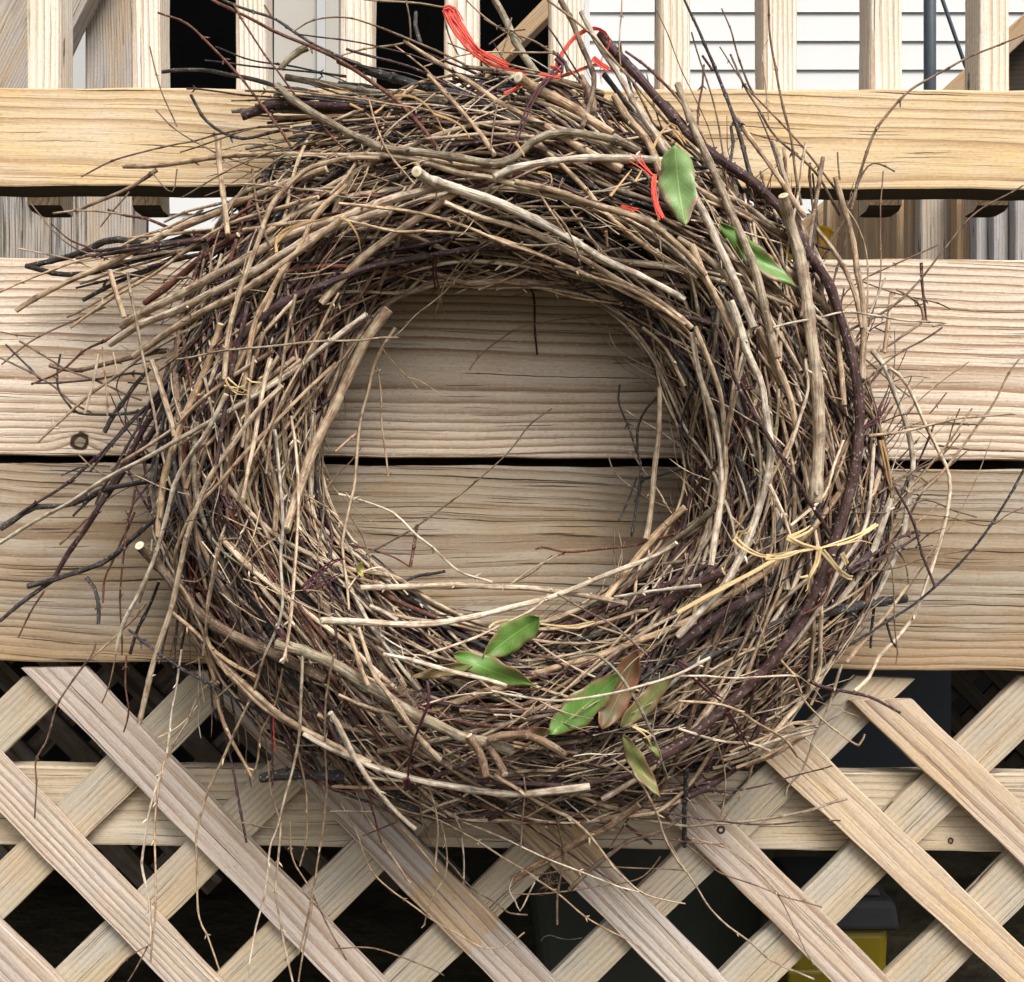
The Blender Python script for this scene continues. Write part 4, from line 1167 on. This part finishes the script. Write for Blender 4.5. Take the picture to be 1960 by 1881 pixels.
# ring filling: every twig is a stiff curve wound along the ring
def pick(d):
    x = NR.rand() * sum(v for _, v in d); 
    for k_, v in d:
        x -= v
        if x <= 0: return k_
    return d[-1][0]
def ring_stick(buf, front, lead=None):
    if lead is None:
        th0 = NR.uniform(0, 2 * math.pi)
        span = NR.uniform(.6, 1.9)
        u0 = NR.uniform(-.92, .85)
        vs = NR.uniform(-1, 1)
        du = NR.normal(.1, .35)
    else:
        th0 = lead[0] + NR.normal(0, .16); span = lead[1] * NR.uniform(.75, 1.15); u0 = lead[2] + NR.normal(0, .085)
        vs = NR.uniform(-1.0, -.55); du = lead[3] + NR.normal(0, .10)
    cs = NR.uniform(0, 1.3) * (1 - math.cos(span / 2)) * RM / 180.0
    fly = NR.uniform(.3, 1.1) if NR.rand() < .11 else 0
    dv = NR.normal(0, .5)
    n = max(5, int(span * 7))
    P = []
    ph = NR.uniform(0, 6.3, 3); am = NR.uniform(0, .07)
    for i in range(n + 1):
        t = i / n
        th = th0 - span * t
        u = u0 + du * (t - .5) + cs * ((2 * t - 1) ** 2 - .35) + fly * max(0, t - .5) ** 2 * 4 * .8 + am * math.sin(t * 9 + ph[0])
        u = max(u, -1.0 + .05 * math.sin(ph[1] + t * 5))
        if not fly: u = min(u, 1.08)
        v = (vs + dv * (t - .5))
        v = max(-1, min(1, v))
        a, b = rin(th), rout(th)
        r = (a + b) / 2 + u * (b - a) / 2
        h = math.sqrt(max(.08, 1 - min(1, u * u)))
        y = YMID + v * HD * h
        if u > 1: y = YMID + v * HD * .28
        P.append((WX + r * math.cos(th), WY + r * math.sin(th), min(y, -.006)))
    w = float(np.clip(NR.lognormal(1.62 if front else 1.88, .42), 2.8, 15 if fly else 18))
    if fly: w = min(w, 5.5)
    if front: ct = pick([('t', 42), ('w', 15), ('g', 7), ('b', 15), ('p', 15), ('r', 4), ('k', 5)])
    else: ct = pick([('t', 9), ('g', 5), ('b', 26), ('p', 30), ('r', 5), ('k', 25)])  # mostly dark bark: shade of the ring's inner gaps put into the colour
    stick(buf, P, w, w * NR.uniform(.55, 1), ct, 6 if w < 9 else 8, buds=.18, jitter=1.0)

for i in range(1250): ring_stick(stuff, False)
for i in range(84):
    lead = (NR.uniform(0, 2 * math.pi), NR.uniform(1.3, 2.8), NR.uniform(-.9, .8), NR.normal(.12, .4))
    for q in range(NR.randint(3, 8)): ring_stick(stuff, True, lead)

# straight sticks fanning off the top towards the left, and off the upper left
def fan(n_, ax, ay, bx, by, cols_, w0, w1, lev0, lev1):
    for i in range(n_):
        a = (NR.uniform(*ax), NR.uniform(*ay)); b = (NR.uniform(*bx), NR.uniform(*by))
        lv = NR.uniform(lev0, lev1); bend = NR.uniform(-14, 14)
        m = ((a[0] + b[0]) / 2, (a[1] + b[1]) / 2 + bend - 10)
        za, zm, zb = surf(a[0], a[1], lv), surf(m[0], m[1], lv), surf(b[0], b[1], lv)
        w = NR.uniform(w0, w1)
        stick(stuff, [(a[0], a[1], za), (m[0], m[1], (za + zm + zb) / 3), (b[0], b[1], zb)], w, w * .8, cols_[NR.randint(len(cols_))], 7, jitter=.8)
fan(34, (850, 1150), (200, 275), (430, 700), (165, 290), 'tkbtpgbkt', 4, 11, -1, 1.6)
fan(16, (640, 900), (330, 470), (130, 380), (430, 560), 'tbrkptw', 4, 9, -1, 1.2)
fan(16, (470, 700), (560, 720), (330, 520), (800, 960), 'twtbp', 4, 10, .2, 2)
fan(12, (1230, 1600), (250, 420), (1400, 1700), (560, 800), 'tptwb', 5, 11, 0, 2)
# fine shoots lying across the ring
def shoot(buf, px, py, ang, L, w, ct, lev, bend=.0, fork=.35):
    n = max(4, int(L / 32))
    P = []; a = ang; x, y = px, py
    curl = NR.normal(0, .05) + bend
    for i in range(n + 1):
        P.append((x, y, surf(x, y, lev) - .0))
        a += curl + NR.normal(0, .10)
        x += L / n * math.cos(a); y += L / n * math.sin(a)
    z = np.array([p[2] for p in P]); tt = np.linspace(0, 1, len(z)); z = np.polyval(np.polyfit(tt, z, 2), tt)
    P = [(p[0], p[1], min(q, -.004)) for p, q in zip(P, z)]
    stick(buf, P, w, w * .6, ct, 5, buds=.6, cut=False)
    if NR.rand() < fork and L > 60:
        i = NR.randint(1, n)
        s = P[i]; a2 = math.atan2(P[i][1] - P[i - 1][1], P[i][0] - P[i - 1][0]) + NR.choice([-1, 1]) * NR.uniform(.4, .9)
        L2 = L * NR.uniform(.2, .5)
        Q = [(s[0] + L2 * j / 4 * math.cos(a2 + .08 * j), s[1] + L2 * j / 4 * math.sin(a2 + .08 * j), s[2] - .002 * j) for j in range(5)]
        stick(buf, Q, w * .75, w * .5, ct, 5, buds=.6, cut=False)
for i in range(280):
    th = NR.uniform(0, 2 * math.pi); u = NR.uniform(-.95, .95)
    a, b = rin(th), rout(th); r = (a + b) / 2 + u * (b - a) / 2
    tang = th - math.pi / 2
    ang = tang + NR.normal(0, .42) - (.15)
    if NR.rand() < .15: ang = NR.uniform(0, 6.28)
    shoot(stuff, WX + r * math.cos(th), WY + r * math.sin(th), ang, NR.uniform(50, 260), NR.uniform(2.2, 4.2),
          pick([('t', 50), ('w', 30), ('b', 12), ('p', 4), ('r', 4)]), NR.uniform(-1, 1.5))
# shoots springing off the outer edge: (angle from, to, count, heading offset from tangent)
for (t0, t1, n_, off, L0, L1, cols_) in [
        (-3.05, -2.35, 26, .15, 90, 280, 'tbbrk'), (2.55, 3.2, 34, .12, 90, 260, 'ppbkr'), (1.9, 2.6, 20, .3, 80, 240, 'ttwb'),
        (-2.3, -1.3, 40, .12, 80, 260, 'tbkgt'), (-1.3, -.5, 26, .25, 80, 240, 'tbbr'), (-.5, .45, 34, .9, 70, 240, 'bbtpt'),
        (.45, 1.2, 26, .7, 60, 200, 'ttbb'), (1.1, 2.0, 24, .4, 60, 200, 'ttwb')]:
    for i in range(int(n_ * 1.5)):
        th = NR.uniform(t0, t1); r = rout(th) - NR.uniform(10, 110)
        ang = th - math.pi / 2 + off + NR.normal(0, .25)
        shoot(stuff, WX + r * math.cos(th), WY + r * math.sin(th), ang, NR.uniform(L0, L1) * .95, NR.uniform(1.5, 3.9),
              cols_[NR.randint(len(cols_))], NR.uniform(-2, 1), bend=-.02)
# few on the inner edge
for i in range(120):
    th = NR.uniform(0, 2 * math.pi) if i % 2 else NR.uniform(-.6, 2.2); r = rin(th) + NR.uniform(0, 50)
    ang = th - math.pi / 2 - NR.uniform(.0, .8)
    shoot(stuff, WX + r * math.cos(th), WY + r * math.sin(th), ang, NR.uniform(50, 170), NR.uniform(1.6, 3.2), 'tbrkt'[NR.randint(5)], NR.uniform(-1, 1))
so = stuff.build('tangled_twigs', M_bark, wreath)
so['kind'] = 'stuff'
print('stuff faces', len(so.data.polygons))

# ------------------------------------------------------------------ leaves
def leaf_mat(name, green, brown, amt, seed):
    N = NT(name)
    a = N.n.new('ShaderNodeAttribute'); a.attribute_name = 'run'
    u, v, _ = N.sep(a.outputs['Vector'])[0:3]
    av = N.m('ABSOLUTE', v)
    tc = N.n.new('ShaderNodeTexCoord')
    nz = N.noise(N.vm('ADD', N.vm('MULTIPLY', tc.outputs['Object'], (60, 60, 60)), (seed, 0, 0)), 1, 4, .6)
    nf = N.noise(N.vm('MULTIPLY', tc.outputs['Object'], (500, 500, 500)), 1, 2, .6)
    c = N.mix(N.m('MULTIPLY', nf, .35), green, tuple(k * .55 for k in green))
    e = N.m('ADD', N.m('MULTIPLY', N.m('POWER', av, 2.5), .55), N.m('MULTIPLY', N.m('SUBTRACT', nz, .5), 1.5))
    e = N.m('ADD', e, N.m('MULTIPLY', N.m('SUBTRACT', u, .6), .35))
    c = N.mix(N.ramp(N.m('ADD', e, amt - .5), [(.1, 0.0), (.55, 1.0)]), c, brown)
    vein = N.m('LESS_THAN', av, .035)
    sv = N.m('FRACT', N.m('SUBTRACT', N.m('MULTIPLY', u, 7), N.m('MULTIPLY', av, 1.6)))
    svm = N.m('MULTIPLY', N.m('LESS_THAN', sv, .07), .35)
    c = N.mix(N.m('MAXIMUM', N.m('MULTIPLY', vein, .6), svm), c, tuple(min(1, k * 2.0 + .02) for k in green))
    sp = N.ramp(N.noise(N.vm('MULTIPLY', tc.outputs['Object'], (900, 900, 900)), 1, 1), [(.7, 0.0), (.76, .7)])
    c = N.mix(sp, c, (.05, .035, .02))
    N.bump(N.m('ADD', N.m('MULTIPLY', vein, -1), N.m('MULTIPLY', svm, -1)), .0005)
    N.b.inputs['Transmission Weight'].default_value = 0
    return N.out(c, .42, .45)
G1 = leaf_mat('leaf_green', (.12, .235, .045), (.19, .11, .05), .5, 1)
G2 = leaf_mat('leaf_light_green', (.22, .35, .12), (.32, .18, .13), .4, 5)
G3 = leaf_mat('leaf_brown', (.16, .13, .055), (.20, .085, .045), .75, 9)
G4 = leaf_mat('leaf_olive', (.17, .19, .06), (.18, .11, .05), .7, 14)
def leaf(base, tip, w, mat, lev=1.2, fold=.25, curl=.009, bend=3.0, label=None, depth=None, notch=0):
    bx, by = base; tx, ty = tip
    n, m = 18, 8
    L = math.hypot(tx - bx, ty - by); dx, dy = (tx - bx) / L, (ty - by) / L; nx, ny = -dy, dx
    V, U, Q = [], [], []
    ph = NR.uniform(0, 6, 3); sl, sr = NR.uniform(.78, 1.1), NR.uniform(.78, 1.1); tw = NR.uniform(-1.1, 1.1); wv = NR.uniform(.7, 1.2)
    for i in range(n + 1):
        t = i / n
        wd = w * .5 * (math.sin(math.pi * min(1, t ** .85)) ** .75 if 0 < t < 1 else .0) * (1 + .04 * math.sin(t * 23 + ph[1]))
        wd = max(wd, w * .012)
        cx = bx + dx * L * t + nx * bend * math.sin(math.pi * t)
        cy = by + dy * L * t + ny * bend * math.sin(math.pi * t)
        y0 = (depth if depth is not None else surf(cx, cy, lev)) 
        for j in range(m + 1):
            v = j / m * 2 - 1
            ww = wd * (sl if v < 0 else sr) * (1 + .09 * abs(v) * math.sin(t * 17 * wv + ph[2] + 2 * (v > 0)))
            px, py = cx + nx * ww * v, cy + ny * ww * v
            y = y0 - curl * 2.2 * (t - .5) ** 2 * 2 - fold * abs(v) * wd * S * 1.1 + tw * v * wd * S * (t - .4) * 1.6 + .0016 * math.sin(t * 9 * wv + v * 2.5 + ph[0]) + .0009 * abs(v) * math.sin(t * 26 + ph[1])
            q = W(px, py, y) - wreath.location
            V.append(q[:]); U.append((t, v, 0))
    for i in range(n):
        for j in range(m):
            a = i * (m + 1) + j
            Q.append((a, a + 1, a + m + 2, a + m + 1))
    # average depth line stays straight
    bf = Buf(); V = np.array(V)
    bf.add(V, np.array(Q), np.tile((.2, .3, .1), (len(V), 1)), np.array(U, float))
    o = bf.build('leaf', mat, wreath)
    md = o.modifiers.new('thickness', 'SOLIDIFY'); md.thickness = .0004
    if label: o['label'] = label
    # petiole
    return o
def flatd(p, q, lev): return min(surf(*p, lev), surf(*q, lev))
def lf(b, t, w, m, lev, lab, **k):
    leaf(b, t, w, m, depth=flatd(b, t, lev), label=lab, **k)
lf((1292, 278), (1312, 434), 74, G2, 1.5, 'pale green oval leaf with a pinkish tip at the upper right of the wreath', fold=.1)
lf((1378, 428), (1525, 552), 46, G1, 1.2, 'folded green leaf tucked between sticks at the upper right', fold=.15)
lf((1033, 1183), (925, 1262), 56, G1, 1.2, 'green leaf with brown edge standing up at the bottom inner rim')
lf((868, 1252), (1020, 1312), 54, G1, .6, 'green leaf lying under a stick at the bottom of the wreath', fold=.1)
lf((905, 1276), (786, 1298), 26, G4, .6, 'narrow olive leaf at the left of the bottom leaves')
lf((1052, 1406), (1190, 1288), 60, G1, 1.0, 'bright green oval leaf at the bottom right of the wreath', fold=.12)
lf((1152, 1396), (1222, 1244), 66, G3, .9, 'reddish brown leaf beside the bright green one', fold=.12)
lf((1188, 1392), (1290, 1284), 44, G4, .3, 'dark olive leaf behind the brown one')
lf((1192, 1408), (1264, 1528), 32, G4, 2.6, 'narrow yellow-green leaf hanging at the lower right', fold=.3)
lf((1052, 1400), (985, 1418), 24, G3, 1.2, 'dry brown leaf left of the bright green leaf')
lf((690, 1078), (694, 1104), 17, leaf_mat('leaf_yellow', (.55, .5, .16), (.4, .3, .1), .1, 3), 2.0, 'tiny yellow leaf at the lower left inner rim')
lf((1262, 1452), (1228, 1412), 16, G4, 2.4, None)

# ------------------------------------------------------------------ ribbons, raffia, ties
def cloth_mat(name, c, c2, rough=.6, trans=0.0, k=60):
    N = NT(name)
    r = N.n.new('ShaderNodeAttribute'); r.attribute_name = 'run'
    st = N.noise(N.vm('MULTIPLY', r.outputs['Vector'], (k, 2600, 2600)), 1, 3, .6)
    cc = N.mix(N.ramp(st, [(.35, 0.0), (.65, 1.0)]), c, c2)
    N.bump(st, .0006)
    N.b.inputs['Subsurface Weight'].default_value = 0
    return N.out(cc, rough, .3)
M_red = cloth_mat('coral_plastic_twine', (.86, .12, .07), (.62, .05, .035), .45)
M_raf = cloth_mat('raffia_straw', (.82, .64, .36), (.62, .42, .18), .6)
M_rafo = cloth_mat('raffia_orange', (.60, .38, .17), (.38, .22, .09), .65)
M_tie = cloth_mat('dark_red_tie', (.085, .02, .025), (.04, .014, .022), .4)
def band(name, tile, pts, w0, w1, mat, lev, twist=0.0, flat=.16, **tg):
    P = []
    for q in pts.split():
        x, y = q.split(','); px, py = zp(tile, float(x), float(y)); P.append((px, py, surf(px, py, lev)))
    bf = Buf()
    ns = 6 if mat is M_red and w0 > 20 else (2 if w0 > 24 else 1)
    for q_ in range(ns):
        f_ = (q_ - (ns - 1) / 2) / max(1, ns - 1)
        sc_ = .72 if ns > 1 else 1
        Q = []
        for i_, p_ in enumerate(P):
            a_, b_ = P[max(0, i_ - 1)], P[min(len(P) - 1, i_ + 1)]
            l_ = math.hypot(b_[0] - a_[0], b_[1] - a_[1]) + 1e-6
            nx_, ny_ = -(b_[1] - a_[1]) / l_, (b_[0] - a_[0]) / l_
            t_ = i_ / (len(P) - 1)
            o_ = f_ * (w0 + (w1 - w0) * t_) * ZK * sc_ * NR.uniform(.5, 1.1)
            Q.append((p_[0] + nx_ * o_, p_[1] + ny_ * o_, p_[2] + NR.uniform(-.0012, .0012)))
        kk_ = (.27 if ns == 6 else .5) if ns > 1 else .85
        stick(bf, Q, w0 * ZK * kk_, w1 * ZK * kk_ * NR.uniform(.5, 1), 't', 8, nodes=False, cut=False, jitter=.8, buds=0, flat=flat * 1.6, twist=twist + NR.uniform(-8, 8))
    o = bf.build(name, mat, wreath)
    return tag(o, **tg)
band('ribbon', 'B', '610,45 660,110 720,200 780,280 860,330 960,375', 50, 44, M_red, 1.6, label='coral red ribbon strand at the top of the wreath')
band('ribbon', 'B', '600,60 640,150 690,220 750,290 830,350 900,380 1060,415', 36, 22, M_red, 3.3, twist=10)
band('ribbon', 'B', '595,50 625,42 655,60 690,130', 30, 40, M_red, 3.4)
band('ribbon', 'B', '1030,480 990,510 935,535', 22, 26, M_red, 3.2)
band('ribbon', 'B', '1230,400 1250,330 1290,270 1350,200 1450,160 1520,195 1530,260 1490,330 1480,420 1490,480', 34, 16, M_red, 1.5, twist=14)
band('ribbon', 'B', '1130,430 1200,425 1280,430 1390,385 1500,365 1560,420', 28, 24, M_red, 1.0, twist=18)
band('ribbon', 'B', '1200,380 1240,395 1270,430 1210,440 1140,420', 26, 30, M_red, 3.6, twist=20)
band('ribbon', 'B', '1440,330 1500,380 1530,400', 44, 30, M_red, 2.6)
band('ribbon', 'B', '1790,990 1780,1080 1800,1170 1830,1240', 26, 50, M_red, 3.5)
for q in ('1660,880 1720,940 1780,1000', '1680,900 1730,940 1785,990', '1650,920 1720,960 1780,1010', '1700,870 1730,930 1780,990'):
    band('ribbon_fray', 'B', q, 7, 12, M_red, 3.6)
band('ribbon', 'B', '1600,1170 1650,1185 1700,1190', 22, 24, M_red, 1.5)
band('ribbon', 'B', '1000,1455 1040,1440 1085,1445', 14, 12, M_red, .5)
band('ribbon', 'B', '1310,1590 1360,1575', 12, 14, M_red, .3)
band('ribbon_fray', 'G', '1555,300 1550,420 1565,560', 12, 6, M_red, 1.5)
for q, w in (('380,330 360,290 400,265 420,260', 30), ('350,330 410,350 440,320', 26), ('340,330 380,350 430,350', 20), ('1140,500 1150,440 1180,380 1200,360', 24), ('1150,500 1190,450 1210,400', 22), ('1050,570 1120,530 1180,500', 26), ('1060,560 1110,520 1150,510', 20)):
    band('tie', 'F', q, w, w * .5, M_tie, 2.5, twist=20, flat=.4)
band('tie', 'H', '500,150 510,260 470,380 430,480 400,600 385,740', 22, 30, M_tie, 3.2, twist=12, flat=.5)
band('tie', 'H', '380,700 395,760 380,740', 40, 44, M_tie, 3.6, flat=.6)
band('tie', 'B', '1260,370 1190,440 1110,540 1060,640 1010,770 960,860', 40, 26, M_tie, 3.6, twist=14, flat=.4)
band('tie', 'B', '1230,330 1270,350 1290,410 1260,420', 46, 36, M_tie, 3.9, flat=.5)
band('tie', 'B', '550,1440 540,1530 560,1640', 26, 30, M_tie, 2.5, twist=10, flat=.5)
band('tie', 'D', '1720,1480 1800,1400 1880,1330 1960,1310', 34, 22, M_tie, 2.2, twist=16, flat=.4)
band('tie', 'D', '1730,1500 1850,1440 1930,1400', 30, 20, M_tie, 1.6, twist=22, flat=.4)
band('tie', 'D', '1560,1700 1600,1760 1680,1820', 26, 20, M_tie, 1.8, twist=18, flat=.4)
band('tie', 'D', '1270,960 1300,1020 1360,1010', 34, 26, M_tie, 2.0, twist=18, flat=.5)
band('tie', 'I', '280,330 340,430 400,520 430,560', 30, 24, M_tie, 3, twist=14, flat=.5)
band('tie', 'I', '0,40 60,90 180,210 250,260', 30, 30, M_tie, 2, twist=14, flat=.5)
# raffia bow on the right
for i, (q, a, b) in enumerate([('800,1250 600,1290 450,1370 250,1480 0,1610', 16, 62), ('1130,1112 1060,1160 980,1195 800,1250', 26, 22), ('800,1250 785,1340 740,1420 750,1510', 36, 14),
        ('620,1192 700,1225 800,1252', 38, 20), ('320,1190 360,1235 420,1270 500,1300 620,1270', 30, 20), ('335,1195 345,1160 400,1160 412,1125', 34, 24),
        ('820,1260 900,1360 950,1410 990,1420', 30, 40), ('900,1232 1000,1210 1060,1210 1135,1240', 16, 9), ('740,1410 700,1420 685,1400', 20, 14), ('745,1450 735,1490 725,1495', 16, 8),
        ('930,1280 960,1340', 36, 30), ('780,1240 810,1250 800,1270', 34, 30), ('640,1190 720,1160 760,1130', 40, 30), ('500,1300 600,1300 720,1260', 30, 20)]):
    band('raffia', 'F', q, a, b, M_raf, 5.0 if i else 3.0, twist=[6, 9, 12, 0, 14, 18, 8, 10, 5, 5, 0, 0, 3, 6][i], flat=.12)
for q in ('1280,290 1300,340 1380,370 1400,345', '1275,300 1330,375 1400,380', '1270,330 1350,345 1400,310', '1290,285 1340,330 1405,360', '1400,290 1430,310 1490,310'):
    band('raffia', 'D', q, 14, 9, M_rafo if len(q) % 2 else M_raf, 5, twist=12, flat=.3)
for q in ('310,540 400,545 470,580 540,650 570,700 605,770', '540,650 640,680 700,720 740,780', '1540,1115 1600,1040 1660,960', '1680,1030 1720,960', '1780,850 1820,760 1880,700 1930,740 1950,800',
          '65,590 140,630', '200,640 240,610 270,580', '0,1225 60,1260 110,1340 125,1440', '1130,980 1180,980 1210,1000 1200,1050', '1000,805 1040,860 1050,890', '1510,1310 1520,1400'):
    band('raffia', 'B', q, 20, 12, M_rafo, 4.2, twist=8, flat=.14)
for q in ('1570,1430 1570,1350 1640,1290 1800,1250 1880,1230', '1560,1380 1640,1300 1760,1260'):
    band('raffia', 'A', q, 22, 16, M_rafo, 4.5, twist=5, flat=.15)
for q in ('850,1700 880,1670 960,1650', '920,1710 960,1690 1030,1670', '1140,1680 1300,1690 1450,1665', '1250,1690 1350,1700 1450,1670'):
    band('raffia', 'E', q, 14, 18, M_raf, 2.5, twist=6, flat=.15)
for q in ('1680,400 1720,450 1760,470', '1670,410 1740,460 1770,520', '1690,420 1750,440 1780,465'):
    band('raffia', 'H', q, 16, 12, M_raf, 4, twist=6, flat=.2)
band('raffia', 'F', '1150,640 1180,760 1210,900 1240,940', 30, 12, M_rafo, 1.5, twist=8, flat=.15)
band('raffia', 'C', '-20,740 20,790 40,820', 26, 20, M_rafo, 3, flat=.2)
# fuzzy dry seed head near the bottom left
sh = Buf()
for i in range(70):
    x = NR.uniform(300, 490); y = 100 + (x - 300) * .75 + NR.uniform(0, 60)
    a = NR.uniform(1.9, 2.8); L = NR.uniform(40, 80)
    p = [zp('H', x, y), zp('H', x + L * .5 * math.cos(a), y + L * .5 * math.sin(a)), zp('H', x + L * math.cos(a + .3), y + L * math.sin(a + .3))]
    stick(sh, [(q[0], q[1], surf(q[0], q[1], 1.2)) for q in p], 1.2, .6, 'b', 4, nodes=False, buds=0, jitter=0, cut=False)
o = sh.build('seed_head', M_bark, wreath); o['kind'] = 'stuff'
# loose hanging shreds of root under the wreath
rf = Buf()
for i in range(26):
    x, y = NR.uniform(1130, 1220), NR.uniform(1230, 1330)
    p = [(x, y)]
    a = NR.uniform(0, 6.28)
    for j in range(4):
        a += NR.normal(0, .8); p.append((p[-1][0] + 26 * math.cos(a), p[-1][1] + 26 * math.sin(a)))
    p = [zp('H', *q) for q in p]
    stick(rf, [(q[0], q[1], -.05) for q in p], 1.1, .7, 'b', 4, nodes=False, buds=0, jitter=0, cut=False)
o = rf.build('root_fibres', M_bark, wreath); o['kind'] = 'stuff'

# yellow plastic pieces seen through the gap at the upper right
yg = empty('yellow_plastic_toy', W(1510, 520, .12), label='bright yellow plastic pieces glimpsed behind the upper right of the wreath', cat='toy')
def cup(px, py, w, h, y):
    c = W(px, py, y); kk = S * (1 + y)
    V, F = [], []
    prof = [(.62, -1), (.75, -.3), (.9, .5), (1.0, .8), (1.12, .86), (1.1, 1.0), (.95, .95), (.7, -.2), (.55, -.9)]
    n = 20
    for (r_, z_) in prof:
        for j in range(n): V.append((r_ * w / 2 * kk * math.cos(6.2832 * j / n), r_ * w / 2 * kk * math.sin(6.2832 * j / n), z_ * h / 2 * kk))
    for i in range(len(prof) - 1):
        for j in range(n): F.append((i * n + j, i * n + (j + 1) % n, (i + 1) * n + (j + 1) % n, (i + 1) * n + j))
    F.append(tuple(range(n))[::-1])
    me = bpy.data.meshes.new('yellow_cup'); me.from_pydata(V, [], F); smooth(me)
    link('yellow_cup', me, plain('bright_yellow_plastic', (.85, .50, .02), .35, .5, .1, 60), yg, Matrix.Translation(c) @ Matrix.Rotation(.25, 4, 'Y'))
cup(1454, 455, 38, 40, .1); cup(1512, 480, 40, 40, .1); cup(1566, 468, 42, 60, .1)
